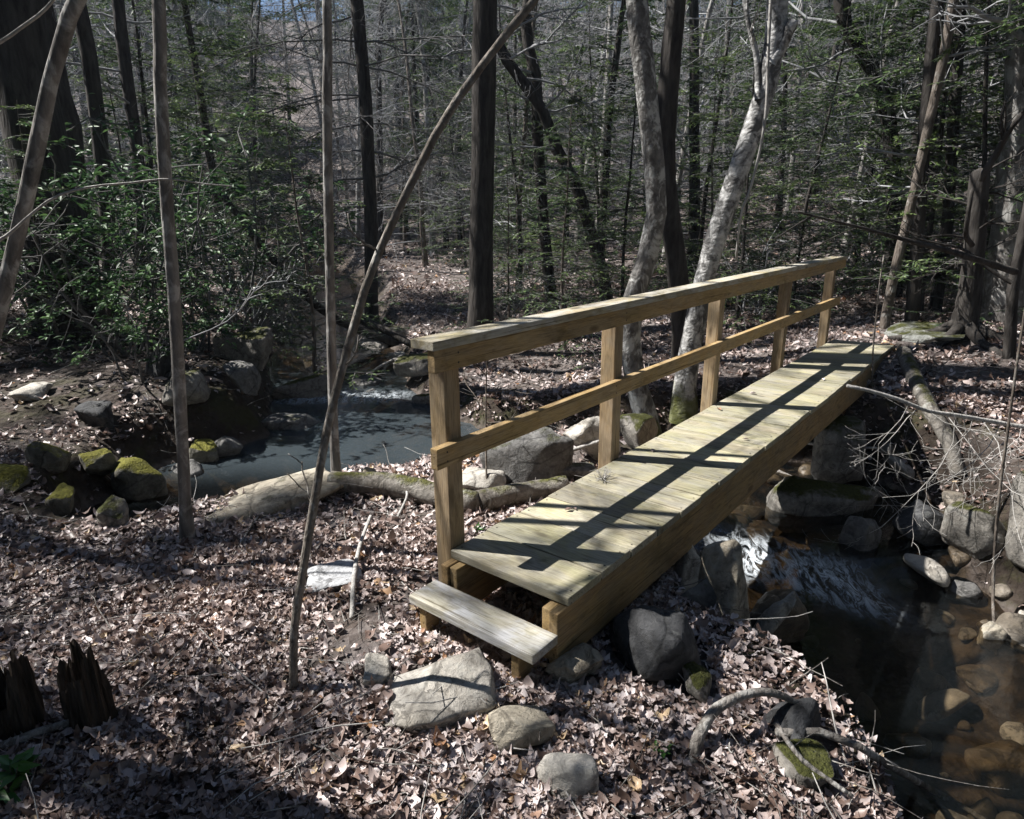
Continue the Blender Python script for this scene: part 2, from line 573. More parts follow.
M['pebble'] = stone('creek_pebbles', (.10, .085, .065), (.34, .30, .25), 0.0, rough=.4)

# ground
m, nt = new_mat('forest_floor')
v = coords(nt, (1, 1, 1), False)
n1 = noise(nt, v, 22, 6, .75, .4)
n2 = noise(nt, v, 1.1, 5, .6, .3)
vor = nd(nt, 'ShaderNodeTexVoronoi', i_Scale=16.0)
nt.links.new(v, vor.inputs['Vector'])
litter = ramp(nt, n1, [(.3, (.035, .028, .025)), (.5, (.13, .108, .10)), (.68, (.30, .265, .255))])
litter = mix(nt, .45, litter, ramp(nt, vor.outputs['Color'], [(.2, (.08, .064, .056)), (.8, (.36, .325, .315))]))
litter = mix(nt, ramp(nt, n2, [(.4, (0, 0, 0)), (.7, (.6, .6, .6))]), litter, (.075, .055, .042))
at = nd(nt, 'ShaderNodeAttribute', attribute_name='wet')
sand = ramp(nt, noise(nt, v, 7, 7, .7, .4), [(.3, (.016, .012, .008)), (.5, (.06, .043, .028)), (.7, (.14, .105, .07))])
c = mix(nt, at.outputs['Fac'], litter, sand)
soil_and_shade = nd(nt, 'ShaderNodeAttribute', attribute_name='bank')  # bank soil, plus shade painted over the left bank
mossf = math_(nt, 'MULTIPLY', soil_and_shade.outputs['Fac'], ramp(nt, noise(nt, v, 2.3, 6, .7), [(.52, (0, 0, 0)), (.62, (1, 1, 1))]))
c = mix(nt, soil_and_shade.outputs['Fac'], c, ramp(nt, noise(nt, v, 9, 6, .7), [(.3, (.018, .014, .011)), (.7, (.065, .05, .04))]))
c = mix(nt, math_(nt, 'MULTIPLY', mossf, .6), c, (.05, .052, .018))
finish(nt, c, .9, math_(nt, 'ADD', n1, vor.outputs['Distance']), .9, .03, .2)
M['ground'] = m

# water: clear, tinted, mirror-like at grazing angles, white where it tumbles
m, nt = new_mat('creek_water')
v = coords(nt, (1, 1, 1), False)
wn = noise(nt, v, 5.5, 4, .55, .5)
wn2 = noise(nt, v, 26, 3, .6)
at = nd(nt, 'ShaderNodeAttribute', attribute_name='foam')
b = nd(nt, 'ShaderNodeBump')
nt.links.new(math_(nt, 'MULTIPLY_ADD', at.outputs['Fac'], .25, .10), b.inputs['Strength'])
b.inputs['Distance'].default_value = .035
nt.links.new(math_(nt, 'ADD', wn, math_(nt, 'MULTIPLY', wn2, .25)), b.inputs['Height'])
gl = nd(nt, 'ShaderNodeBsdfGlossy')
gl.inputs['Roughness'].default_value = .06
gl.inputs['Color'].default_value = (.9, .95, 1, 1)
nt.links.new(b.outputs[0], gl.inputs['Normal'])
tr = nd(nt, 'ShaderNodeBsdfTransparent')
tr.inputs['Color'].default_value = (.53, .48, .40, 1)
fr = nd(nt, 'ShaderNodeFresnel', i_IOR=1.36)
nt.links.new(b.outputs[0], fr.inputs['Normal'])
mx = nd(nt, 'ShaderNodeMixShader')
nt.links.new(math_(nt, 'MULTIPLY_ADD', fr.outputs[0], 1.0, .015, True), mx.inputs[0])
nt.links.new(tr.outputs[0], mx.inputs[1])
nt.links.new(gl.outputs[0], mx.inputs[2])
pool_tone = nd(nt, 'ShaderNodeBsdfDiffuse')  # blue-grey diffuse share of the water, strongest over the upper pool
pool_tone.inputs['Color'].default_value = (.11, .14, .16, 1)
ms = nd(nt, 'ShaderNodeMixShader')
sa = nd(nt, 'ShaderNodeAttribute', attribute_name='pool_tone')
nt.links.new(sa.outputs['Fac'], ms.inputs[0])
nt.links.new(tr.outputs[0], ms.inputs[1])
nt.links.new(pool_tone.outputs[0], ms.inputs[2])
nt.links.new(ms.outputs[0], mx.inputs[1])
wh = nd(nt, 'ShaderNodeBsdfDiffuse')
wh.inputs['Color'].default_value = (.72, .78, .84, 1)
mx2 = nd(nt, 'ShaderNodeMixShader')
vs = coords(nt, (1.5, .5, 1), False)
ff = math_(nt, 'MULTIPLY', at.outputs['Fac'], ramp(nt, noise(nt, vs, 13, 6, .75, 1.2), [(.43, (0, 0, 0)), (.60, (1, 1, 1))]))
nt.links.new(ff, mx2.inputs[0])
nt.links.new(mx.outputs[0], mx2.inputs[1])
nt.links.new(wh.outputs[0], mx2.inputs[2])
out = nd(nt, 'ShaderNodeOutputMaterial')
nt.links.new(mx2.outputs[0], out.inputs['Surface'])
M['water'] = m


# ------------------------------------------------------------------ ground and water
def axis(lo, hi, step, far, g=1.13):
    a = list(np.arange(lo, hi + step / 2, step))
    s = step
    while a[-1] < far:
        s = min(s * g, 14)
        a.append(a[-1] + s)
    s = step
    while a[0] > -far:
        s = min(s * g, 14)
        a.insert(0, a[0] - s)
    return np.array(a)


xs, ys = axis(-4.2, 5.6, .05, 420), axis(.6, 9.4, .05, 420)
XX, YY = np.meshgrid(xs, ys)
ZZ = height(XX, YY)
CC, LV = channel(XX, YY)
gm = MB()
ny, nx = XX.shape
ii = np.arange(ny - 1)[:, None] * nx + np.arange(nx - 1)[None]
gm.add(np.stack([XX, YY, ZZ], -1).reshape(-1, 3), np.stack([ii, ii + 1, ii + nx + 1, ii + nx], -1).reshape(-1, 4))
me = gm.mesh('ground', [M['ground']])
hw = ZZ - LV
a = me.attributes.new('wet', 'FLOAT', 'POINT')
a.data.foreach_set('value', (sstep(.05, -.03, hw) * (CC < .5)).ravel().astype(np.float32))
a = me.attributes.new('bank', 'FLOAT', 'POINT')
bank_shade = sstep(-2.2, -2.9, XX) * sstep(4.7, 5.6, YY) * sstep(10.5, 8.5, YY)  # left bank floor toned down: dark soil and the bushes' shade in colour
a.data.foreach_set('value', np.clip(sstep(.75, .2, CC) * sstep(.0, .06, hw) + .7 * bank_shade * (hw > .03), 0, 1).ravel().astype(np.float32))
tag(link('ground', me), kind='structure')

wx, wy = np.arange(-9.5, 7, .08), np.arange(-4, 30, .08)
WX, WY = np.meshgrid(wx, wy)
WC, WL = channel(WX, WY)
kern = WL.copy()
for _ in range(3):
    kern[1:-1, 1:-1] = (kern[1:-1, 1:-1] * 2 + kern[:-2, 1:-1] + kern[2:, 1:-1] + kern[1:-1, :-2] + kern[1:-1, 2:]) / 6
foam = 1.1 * sstep(.45, .0, np.abs(WY - 4.02 + .6 * (WX - 2))) * sstep(.62, .2, np.abs(WX - 1.95)) + .55 * sstep(.5, .1, np.abs(WY - 6.05)) * sstep(.9, .3, np.abs(WX - .7))
foam = np.clip(foam + .5 * sstep(.4, .1, np.abs(WY - 7.9)) * sstep(1.0, .5, np.abs(WX + 2.1)), 0, 1)
kern = kern + foam * .035 * fbm(WX, WY, 5, 3, 77)
wm = MB()
ny, nx = WX.shape
ii = np.arange(ny - 1)[:, None] * nx + np.arange(nx - 1)[None]
q = np.stack([ii, ii + 1, ii + nx + 1, ii + nx], -1).reshape(-1, 4)
ok = (WC < .55).ravel()
q = q[ok[q].all(1)]
used, inv = np.unique(q, return_inverse=True)
wm.add(np.stack([WX, WY, kern], -1).reshape(-1, 3)[used], inv.reshape(-1, 4))
me = wm.mesh('creek', [M['water']])
a = me.attributes.new('foam', 'FLOAT', 'POINT')
a.data.foreach_set('value', foam.ravel()[used].astype(np.float32))
a = me.attributes.new('pool_tone', 'FLOAT', 'POINT')
a.data.foreach_set('value', (.03 +   .32 * sstep(5.0, 5.8, WY) * sstep(1.2, -.2, WX) * sstep(10, 7.5, WY)).ravel()[used].astype(np.float32) )
tag(link('water', me), kind='structure')


# ------------------------------------------------------------------ the footbridge
bridge = thing('footbridge', 'weathered wooden footbridge with one handrail spanning the rocky creek', 'footbridge', tuple(bw(0, 0, 0)), rz=math.pi / 2 - BR_AZ)


def lumber(name, u0, u1, v0, v1, w0, w1, mat, bev=.004, label=None, chamfer=None, wob=.0):
    """one sawn board in bridge coordinates; local x runs along the bridge, y towards the left side"""
    cx, cy, cz = (u0 + u1) / 2, -(v0 + v1) / 2, (w0 + w1) / 2
    bm = bmesh.new()
    bmesh.ops.create_cube(bm, size=1)
    for vt in bm.verts:
        vt.co.x *= u1 - u0
        vt.co.y *= v1 - v0
        vt.co.z *= w1 - w0
    bmesh.ops.bevel(bm, geom=bm.edges[:], offset=bev, segments=2, affect='EDGES', profile=.6)
    if wob:
        for vt in bm.verts:
            vt.co += Vector((random.uniform(-wob, wob), random.uniform(-wob, wob), random.uniform(-wob, wob)))
    me = bpy.data.meshes.new(name)
    bm.to_mesh(me)
    bm.free()
    me.materials.append(M[mat])
    o = link(name, me, bridge, (cx, cy, cz))
    if label:
        o['label'] = label
    return o


screw_m, nt = new_mat('rusty_screws')
finish(nt, (.05, .04, .032), .6)


def screws(o, pts, up=(0, 0, 1)):
    me = o.data
    bm = bmesh.new()
    bm.from_mesh(me)
    for p in pts:
        r = bmesh.ops.create_circle(bm, segments=8, radius=.0048, cap_ends=True)
        for vt in r['verts']:
            x, y, z = vt.co
            vt.co = Vector((x, y, 0)) + Vector(p) if up[2] else Vector((x, 0, y)) + Vector(p)
            for f in vt.link_faces:
                f.material_index = 1
    bm.to_mesh(me)
    bm.free()
    me.materials.append(screw_m)


NB = 26
PW = DECK_L / NB
for k in range(NB):
    u0 = k * PW
    o = lumber('deck_board', u0 + .003, u0 + PW - .004, -.004 + random.uniform(-.004, .006) if k else -.002, DECK_W + random.uniform(-.006, .005), -.036 + random.uniform(-.0008, .0008), random.uniform(-.0022, .0016), 'deck', .004)
    o.rotation_euler = (random.uniform(-.004, .004), random.uniform(-.006, .006), random.uniform(-.006, .006))
    hz = o.dimensions.z / 2 + .0012
    screws(o, [(sx * (.075 + random.uniform(-.008, .008)), sy * (DECK_W / 2 - .022 + random.uniform(-.006, .006)), .0192) for sx in (-1, 1) for sy in (-1, 1)])
lumber('stringer', -.062, DECK_L + .1, .570, .609, -.276, -.039, 'beam')
lumber('stringer', -.062, DECK_L + .1, .001, .040, -.276, -.039, 'beam')
lumber('joist', -.050, DECK_L - .2, .528, .5665, -.262, -.043, 'beam')
lumber('joist', -.050, DECK_L - .2, .0435, .082, -.262, -.043, 'beam')
for u in (1.9, 3.9, 5.6):
    lumber('blocking', u, u + .038, .085, .525, -.24, -.06, 'beam')
POST_U = (.012, 1.356, 2.825, 4.40, 5.93)
for k, u in enumerate(POST_U):
    o = lumber('post', u, u + .089, -.096, -.007, -.36 if k else -.42, .8865, 'post', .005)
    if k:
        o.rotation_euler = (random.uniform(-.008, .008), random.uniform(-.008, .008), 0)
o = lumber('handrail_board', -.075, DECK_L - .02, -.004, .034, .799, .888, 'rail', .003)
screws(o, [(u + .045 - (DECK_L - .095) / 2, -.0202, dz) for u in POST_U for dz in (-.02, .02)], (0, -1, 0))
lumber('handrail_cap', -.085, DECK_L - .01, -.085, .042, .8895, .927, 'cap', .004)
o = lumber('middle_rail', -.085, DECK_L - .06, -.004, .034, .402, .491, 'rail', .003)
screws(o, [(u + .045 - (DECK_L + .025) / 2, -.0202, dz) for u in POST_U for dz in (-.02, .02)], (0, -1, 0))
# the step hung on the near end
o = lumber('step_board', -.222, -.066, -.03, .615, -.158, -.120, 'step', .004)
lumber('step_support', -.205, -.115, .01, .048, -.42, -.1605, 'beam')
lumber('step_support', -.205, -.115, .50, .538, -.42, -.1605, 'beam')


# ------------------------------------------------------------------ rocks, logs, sticks
def rock_mesh(size, seed, rounded=.5, cuts=4, nz=.06, flat=0):
    rg = np.random.default_rng(seed)
    bm = bmesh.new()
    for _ in range(15):
        p = nrm(rg.standard_normal(3)) * (.8 + .25 * rg.random())
        p = np.sign(p) * np.abs(p) ** .72
        bm.verts.new(p)
    r = bmesh.ops.convex_hull(bm, input=bm.verts[:])
    bmesh.ops.delete(bm, geom=[e for e in r['geom_interior'] if isinstance(e, bmesh.types.BMVert)], context='VERTS')
    bmesh.ops.triangulate(bm, faces=bm.faces[:])
    for _ in range(2 if cuts < 4 else 3):
        bmesh.ops.subdivide_edges(bm, edges=bm.edges[:], cuts=1, use_grid_fill=True)
    for _ in range(int(round(rounded * 6))):
        bmesh.ops.smooth_vert(bm, verts=bm.verts[:], factor=.5, use_axis_x=True, use_axis_y=True, use_axis_z=True)
    off = Vector(rg.random(3) * 50)
    bm.normal_update()
    mx = max(abs(c) for vt in bm.verts for c in vt.co)
    for vt in bm.verts:
        c = vt.co / mx
        d = mnoise.fractal(c * 1.6 + off, .9, 2.1, 4) * nz + mnoise.fractal(c * 6 + off, .8, 2.1, 3) * nz * .3
        c = c + vt.normal * d
        if flat and c.z > flat:
            c.z = flat + (c.z - flat) * .12 + mnoise.fractal(c * 2.2 + off, .9, 2.1, 3) * .05
        vt.co = Vector((c.x * size[0] / 2, c.y * size[1] / 2, c.z * size[2] / 2))
    me = bpy.data.meshes.new('rock')
    bm.to_mesh(me)
    bm.free()
    me.polygons.foreach_set('use_smooth', [True] * len(me.polygons))
    return me


ROCK_KEEP = []


def rock(label, px, py, wpx, h, dep, mat, seed, rz=0.0, tilt=(0, 0), rounded=.4, sink=.25, name='rock', cat='rock', nz=.06, group=None, at=None, zb=None, flat=0):
    """a stone seen centred on px with its foot at py, wpx pixels wide, h tall and dep deep (metres)"""
    g = G(px, py) if at is None else np.array([at[0], at[1], H(*at)])
    if zb is not None:
        dr = ray(px, py)
        g = np.array([0, 0, CAM_Z]) + dr * ((zb - CAM_Z) / dr[2])
    D = g[1] * CP - (g[2] - CAM_Z) * SP
    w = wpx * D / F_PX
    d = nrm(np.array([g[0], g[1], 0]))
    c = g + d * dep * .42
    if zb is not None:
        h, sink = h + max(0, zb - H(c[0], c[1])), max(0, zb - H(c[0], c[1])) / (h + max(0, zb - H(c[0], c[1])))
    me = rock_mesh((w, dep, h), seed, rounded * .75, nz=nz * 1.3, flat=flat)
    me.materials.append(M[mat])
    z0 = max(H(c[0], c[1]), g[2]) if zb is None else zb
    o = link(name, me, None, (c[0], c[1], z0 + h * (.5 - sink)))
    o.rotation_euler = (tilt[0], tilt[1], rz)
    ROCK_KEEP.append((c[0], c[1], max(w, dep) * (.42 if 'lichened slab' not in label else .25)))
    return tag(o, label, cat, group)


rock('flat pale sandstone slab in the leaves before the step', 440, 732, 128, .17, .42, 'rock', 26, .3, (.15, .05), .06, .30, flat=.4)
rock('small whitish angular stone left of the flat pale slab', 378, 692, 34, .12, .16, 'rock', 15, .2, (0, .3), .2, .25)
rock('low tan stone with a sharp upper edge right of the flat slab', 520, 752, 76, .13, .16, 'rock_tan', 23, .35, (-.15, .1), .2, .3)
rock('rounded grey stone at the bottom edge below the bridge step', 570, 803, 68, .13, .17, 'rock', 31, .1, (0, .05), .5, .28)
rock('tan foundation stone under the near right corner of the bridge', 574, 692, 64, .16, .25, 'rock_tan', 42, -.3, (0, 0), .35, .3)
rock('pointed pale stone between the stringers behind the step', 470, 612, 30, .22, .2, 'rock', 44, .4, (0, 0), .15, .2, at=(.0, 2.75))
rock('big dark boulder shaded beneath the bridge edge', 652, 688, 92, .30, .5, 'rock_shade_dark', 58, .3, (0, .1), .5, .25)
rock('block shaped tan boulder standing beside the rapids', 727, 592, 54, .24, .26, 'rock_tan', 77, .2, (0, 0), .15, .2, zb=.19)
rock('dark triangular stone leaning on the block shaped boulder', 694, 602, 58, .17, .22, 'rock_dark', 66, -.1, (0, -.1), .25, .22, zb=.12)
rock('small pale stone lying behind the dark triangular stone', 690, 566, 34, .14, .16, 'rock', 68, .6, (0, 0), .3, .2, zb=.1)
rock('wet orange boulder in the pool just below the rapids', 772, 622, 76, .16, .35, 'rock_orange', 70, .3, (0, 0), .7, .35, zb=-.38)
rock('small cream stone perched on the wet orange boulder', 769, 600, 26, .12, .10, 'rock', 72, .3, (.2, .3), .5, .05, zb=-.2)
rock('bluish wet rock splitting the white rapids', 755, 546, 34, .14, .25, 'rock_wet', 75, .3, (0, 0), .5, .3)
rock('dark wet ledge boulder at the top of the pool', 850, 560, 90, .28, .4, 'rock_wet', 77, .1, (0, 0), .5, .35)
rock('mossy boulder under the far half of the bridge', 836, 470, 74, .45, .5, 'rock_moss', 81, .1, (0, 0), .3, .15, zb=-.30)
rock('dark cracked boulder behind the far underside of the bridge', 800, 455, 50, .45, .5, 'rock_dark', 82, .4, (0, 0), .35, .15)
rock('long ledge covered in green moss below the mossy boulder', 815, 506, 120, .20, .5, 'rock_moss', 84, .1, (0, 0), .4, .2, zb=-.40)
rock('grey wedge rock at the end of the mossy ledge', 858, 550, 40, .24, .25, 'rock_dark', 87, .6, (0, .2), .15, .2, zb=-.48)
rock('large grey boulder cut by the right edge', 1024, 606, 56, .72, .5, 'rock_moss', 91, .2, (0, 0), .45, .2)
rock('mossy boulder on the right bank in front of the twigs', 965, 572, 48, .48, .4, 'rock_moss', 92, .5, (0, 0), .4, .2)
rock('dark bank boulder beneath the bleached twigs', 915, 556, 60, .40, .4, 'rock_shade_dark', 93, .1, (0, 0), .4, .25)
rock('speckled stone at the pool edge by the thin red stem', 985, 655, 26, .16, .18, 'rock_tan', 94, .3, (0, 0), .5, .2)
rock('small pale boulder above the speckled stone', 962, 606, 26, .16, .2, 'rock_dark', 96, .8, (0, 0), .4, .2)
rock('brown sunken stone in the right of the pool', 975, 690, 60, .14, .22, 'rock_orange', 97, .8, (0, 0), .6, .45)
rock('dark stone breaking the surface in mid pool', 925, 698, 34, .20, .2, 'rock_wet', 98, .3, (0, 0), .5, .35)
rock('orange stone under water near the lower bank', 905, 760, 42, .16, .2, 'rock_orange', 99, .2, (0, 0), .6, .4)
rock('tan submerged boulder in the bottom right corner', 1000, 790, 90, .20, .3, 'rock_orange', 100, .2, (0, 0), .6, .4)
rock('dark grey slab rock at the foot of the curved root', 800, 752, 74, .15, .2, 'rock_shade_dark', 101, .1, (0, 0), .5, .3)
rock('green mossy stone on the near bank right of the root', 800, 790, 70, .16, .2, 'rock_moss', 102, .1, (0, 0), .5, .4)
rock('mossy dark stone left of the curved root', 694, 706, 34, .14, .2, 'rock_moss', 104, .1, (0, .2), .4, .3)
rock('flat lichened slab along the shore of the upper pool', 272, 523, 160, .24, .8, 'rock_tan', 105, .55, (-.10, -.14), .25, .52, flat=.55)
rock('flat blue grey slab flush with the leaves', 336, 594, 56, .10, .36, 'rock_blue', 106, .3, (0, 0), .2, .36, flat=.3)
rock('small grey upright stone beside the mossy fallen log', 370, 497, 24, .22, .16, 'rock_tan', 108, .3, (0, .1), .3, .2)
rock('pale boulder with white patches behind the second post', 590, 466, 62, .42, .4, 'rock', 110, .3, (0, 0), .4, .2)
rock('broad dark grey boulder between the first two posts', 525, 486, 105, .42, .5, 'rock_dark', 112, .25, (0, -.15), .5, .25)
rock('brown boulder half hidden behind the second post', 640, 460, 46, .35, .4, 'rock_moss', 113, .1, (0, 0), .5, .2)
rock('low pale grey stone left of the broad dark boulder', 480, 496, 60, .22, .4, 'rock', 115, .2, (0, 0), .4, .3)
rock('thin flat dark stone on the bank by the deck edge', 577, 482, 46, .12, .25, 'rock_dark', 116, .1, (0, 0), .3, .2)
rock('yellow mossy boulder on the far shore of the left pool', 148, 512, 54, .50, .55, 'rock_bright_moss', 120, .4, (0, .1), .45, .22)
rock('small mossy stone at the foot of the yellow mossy boulder', 117, 530, 28, .24, .25, 'rock_moss', 121, .4, (0, 0), .4, .25)
rock('mossy rock second to the left of the yellow mossy boulder', 60, 488, 42, .30, .35, 'rock_bright_moss', 122, .4, (0, 0), .4, .25)
rock('mossy rock just left of the yellow mossy boulder', 102, 492, 32, .24, .3, 'rock_bright_moss', 123, .7, (0, 0), .4, .25)
rock('leftmost of the bright mossy rocks beside the left pool', 12, 492, 36, .22, .3, 'rock_bright_moss', 124, .7, (0, 0), .4, .25)
rock('large moss topped boulder left of the thin straight sapling', 305, 412, 70, .55, .7, 'rock_moss', 130, .2, (0, 0), .45, .2)
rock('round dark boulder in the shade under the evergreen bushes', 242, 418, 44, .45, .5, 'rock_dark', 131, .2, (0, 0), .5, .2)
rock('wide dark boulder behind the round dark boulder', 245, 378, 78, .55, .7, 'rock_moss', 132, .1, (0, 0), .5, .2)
for lab, px, py, wp, h, dep, mt, sd in [
    ('dark moss capped boulder low in the shade under the tall bush', 190, 418, 46, .36, .4, 'rock_moss', 201),
    ('blackish rock half buried in the far left bank', 98, 430, 40, .24, .4, 'rock_shade_dark', 202),
    ('mossy lump of rock on the bank behind the mossy rock row', 205, 470, 36, .26, .35, 'rock_bright_moss', 203),
    ('flat dark rock by the water behind the yellow mossy boulder', 185, 492, 40, .20, .35, 'rock_dark', 204),
    ('upper dark boulder on the bank left of the round dark boulder', 165, 380, 50, .40, .5, 'rock_shade_dark', 205),
    ('yellow mossy stone nearest the pool outlet at left', 70, 515, 34, .20, .3, 'rock_bright_moss', 206),
    ('small mossy creek stone in front of the moss topped boulder', 330, 425, 26, .2, .3, 'rock_bright_moss', 207),
    ('wet dark boulder on the right shore of the upstream bend', 395, 345, 40, .34, .6, 'rock_moss', 208),
    ('mossy boulder standing in the middle of the upstream channel', 350, 372, 46, .34, .5, 'rock_moss', 210),
    ('dark creek boulder nearest the leaning sapling upstream', 368, 395, 40, .24, .45, 'rock_dark', 211),
    ('mossy stone at the left lip of the small upstream fall', 328, 392, 36, .26, .4, 'rock_bright_moss', 212),
    ('pale wet stone right of the upstream channel boulder', 400, 366, 30, .2, .4, 'rock', 213),
    ('low dark stone where the upper pool narrows', 425, 412, 34, .18, .4, 'rock_moss', 214),
    ('bright mossy hump by the upstream rocks', 445, 372, 40, .26, .5, 'rock_bright_moss', 209)]:
    rock(lab, px, py, wp, h, dep, mt, sd, .3, (0, 0), .45, .22)
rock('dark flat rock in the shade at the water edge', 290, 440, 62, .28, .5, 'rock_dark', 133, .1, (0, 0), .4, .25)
rock('dark leaning stone by the sandy edge of the left pool', 230, 465, 28, .26, .25, 'rock_dark', 134, .3, (0, .3), .3, .2)
rock('low wet stone lying on the sandy pool edge', 285, 452, 50, .10, .35, 'rock_wet', 135, .2, (0, 0), .6, .4)
rock('mossy creek boulder at the far side of the upper pool', 420, 385, 64, .38, .6, 'rock_moss', 136, .2, (0, 0), .45, .25)
rock('pale flat rock at the upstream bend behind the leaning sapling', 372, 356, 36, .26, .8, 'rock', 137, .2, (0, 0), .5, .3)
rock('dark creek stone under the fallen branch upstream', 376, 408, 30, .28, .4, 'rock_dark', 138, .2, (0, 0), .4, .25)
rock('small grey stone upstream left of the thin straight sapling', 312, 372, 16, .24, .3, 'rock', 139, .2, (0, 0), .5, .25)
rock('mossy bar of stone upstream at the foot of the far bank', 325, 347, 62, .22, .9, 'rock_bright_moss', 140, .1, (0, 0), .5, .35)
rock('flat path slab with moss just past the far end of the bridge', 930, 347, 88, .24, 1.5, 'slab', 143, -.5, (0, 0), .4, .35, flat=.3)
rock('flat grey slab in the leaves at far left', 36, 400, 36, .14, .4, 'rock', 145, .1, (0, 0), .3, .35)

# creek-bed cobbles: one thing each
rg = np.random.default_rng(5)
cob = []
for k in range(7):
    me = rock_mesh((.16, .13, .085), 300 + k, .7, 3, .05)
    me.materials.append(M[('rock_orange', 'pebble', 'rock_wet', 'pebble', 'rock', 'rock_orange', 'pebble')[k]])
    cob.append(me)
n = 0
while n < 190:
    x, y = rg.uniform(.6, 3.6), rg.uniform(1.5, 6.2)
    c, lv = channel(np.array([x]), np.array([y]))
    if not (-.9 < c[0] < .12):
        continue
    s = rg.uniform(.35, 1.3) if n % 5 else rg.uniform(1.3, 2.4)
    o = link('cobble', cob[n % 7], None, (x, y, H(x, y) + .02 * s))
    o.scale = (s, s, s)
    o.rotation_euler = (rg.normal(0, .2), rg.normal(0, .2), rg.uniform(0, 6.3))
    tag(o, 'small rounded cobble on the brown bed of the creek by the bridge', 'cobble', 'cobbles on the creek bed')
    n += 1


def stick(name, label, cat, pts, r0, r1, mat, n=14, sides=7, kids=None, seed=0, rough=.05, group=None):
    p = np.asarray(pts, float)
    base = p[0].copy()
    mb = MB()
    P = spline(p - base, n)
    tube(mb, P, np.linspace(r0, r1, n), sides, 0, 0, rough, True)
    if kids:
        rg = np.random.default_rng(seed)
        kids(mb, P, rg)
    o = mb.build(name, [M[mat]], None, base)
    return tag(o, label, cat, group)


def lift(p, dz):
    p = np.array(p, float)
    p[2] += dz
    return p


# logs and sticks on the ground
def on_ground(pix, dz=.02):
    return [lift(G(*q), dz) for q in pix]


stick('fallen_log', 'mossy pale fallen log beside the first bridge post', 'log', [lift(G(332, 492), .06), lift(G(390, 497), .09), lift(G(432, 505), .08), lift(G(475, 512), .06)], .085, .075, 'log_moss', 16, 12)
stick('fallen_log', 'yellow mossy log end pointing at the deck edge', 'log', [lift(G(478, 510), .05), lift(G(520, 503), .07), lift(G(566, 497), .08)], .075, .07, 'log_moss', 12, 12)
stick('fallen_log', 'narrow mossy log sloping down the right bank from the bridge end', 'log', [lift(G(903, 358), .05), lift(G(916, 390), .06), lift(G(932, 422), .07), lift(G(948, 452), .08), lift(G(958, 480), .05)], .075, .06, 'log_moss', 14, 10)
stick('stick', 'pale crooked stick standing out of the leaves near the blue slab', 'stick', [lift(G(352, 620), .01), lift(G(355, 585), .05), lift(G(362, 556), .08), lift(G(372, 532), .10)], .012, .010, 'dead', 12, 7)
stick('stick', 'thick pale stick lying on leaves below the jagged stumps', 'stick', [lift(G(-25, 765), .03), lift(G(40, 742), .04), lift(G(82, 729), .04)], .016, .013, 'stick', 10, 8)
stick('stick', 'long thin twig lying left of the leaning sapling', 'stick', on_ground([(222, 580), (238, 555), (252, 530), (268, 510)], .03), .007, .005, 'stick', 10, 6)
stick('stick', 'crooked bleached stick near the mossy fallen log', 'stick', [lift(G(398, 520), .02), lift(G(408, 510), .10), lift(G(405, 500), .10), lift(G(400, 490), .12)], .010, .006, 'dead', 10, 6)
stick('stick', 'long pale pole lying behind the deck near the second post', 'stick', [lift(G(505, 480), .10), lift(G(555, 474), .15), lift(G(602, 466), .2)], .02, .014, 'dead', 10, 7)
stick('root', 'curved bare root arching over the near bank', 'root', [lift(G(690, 772), -.03), lift(G(697, 752), .06), lift(G(714, 738), .12), lift(G(742, 730), .15), lift(G(770, 726), .14), lift(G(798, 728), .10)], .022, .012, 'stick', 18, 9)
stick('stick', 'long broken branch along the lower right bank', 'stick', [lift(G(775, 745), .05), lift(G(830, 752), .08), lift(G(870, 772), .07), lift(G(930, 800), .06), lift(G(985, 830), .05)], .014, .016, 'stick', 14, 7)
stick('stick', 'thin pale stick crossing the mossy bank stone', 'stick', [lift(G(772, 752), .12), lift(G(800, 780), .08), lift(G(850, 812), .06)], .010, .007, 'stick', 10, 6)
stick('stick', 'grey driftwood pole along the gravel under the bridge', 'stick', [lift(G(772, 478), .08), lift(G(800, 495), .12), lift(G(838, 508), .12), lift(G(858, 518), .1)], .03, .022, 'stick', 12, 8)
stick('stick', 'pale stick resting on the mossy ledge', 'stick', [lift(G(790, 470), .3), lift(G(830, 478), .3), lift(G(872, 480), .3)], .016, .01, 'dead', 10, 6)
stick('fallen_tree', 'dark dead trunk leaning diagonally above the upstream bank', 'fallen tree', [V(205, 170, 11), V(245, 225, 11), V(290, 278, 11), V(335, 318, 11), V(420, 352, 11)], .05, .09, 'bark_dark', 14, 8)
stick('fallen_branch', 'dark fallen branch slanting into the upper pool', 'branch', [V(355, 318, 9.5), V(385, 330, 9.2), V(412, 345, 9)], .06, .05, 'bark_dark', 10, 8)
stick('fallen_branch', 'thin pale branch angled over the upstream rocks', 'branch', [lift(G(368, 385), .15), lift(G(385, 378), .2), lift(G(405, 372), .25)], .02, .012, 'dead', 8, 6)


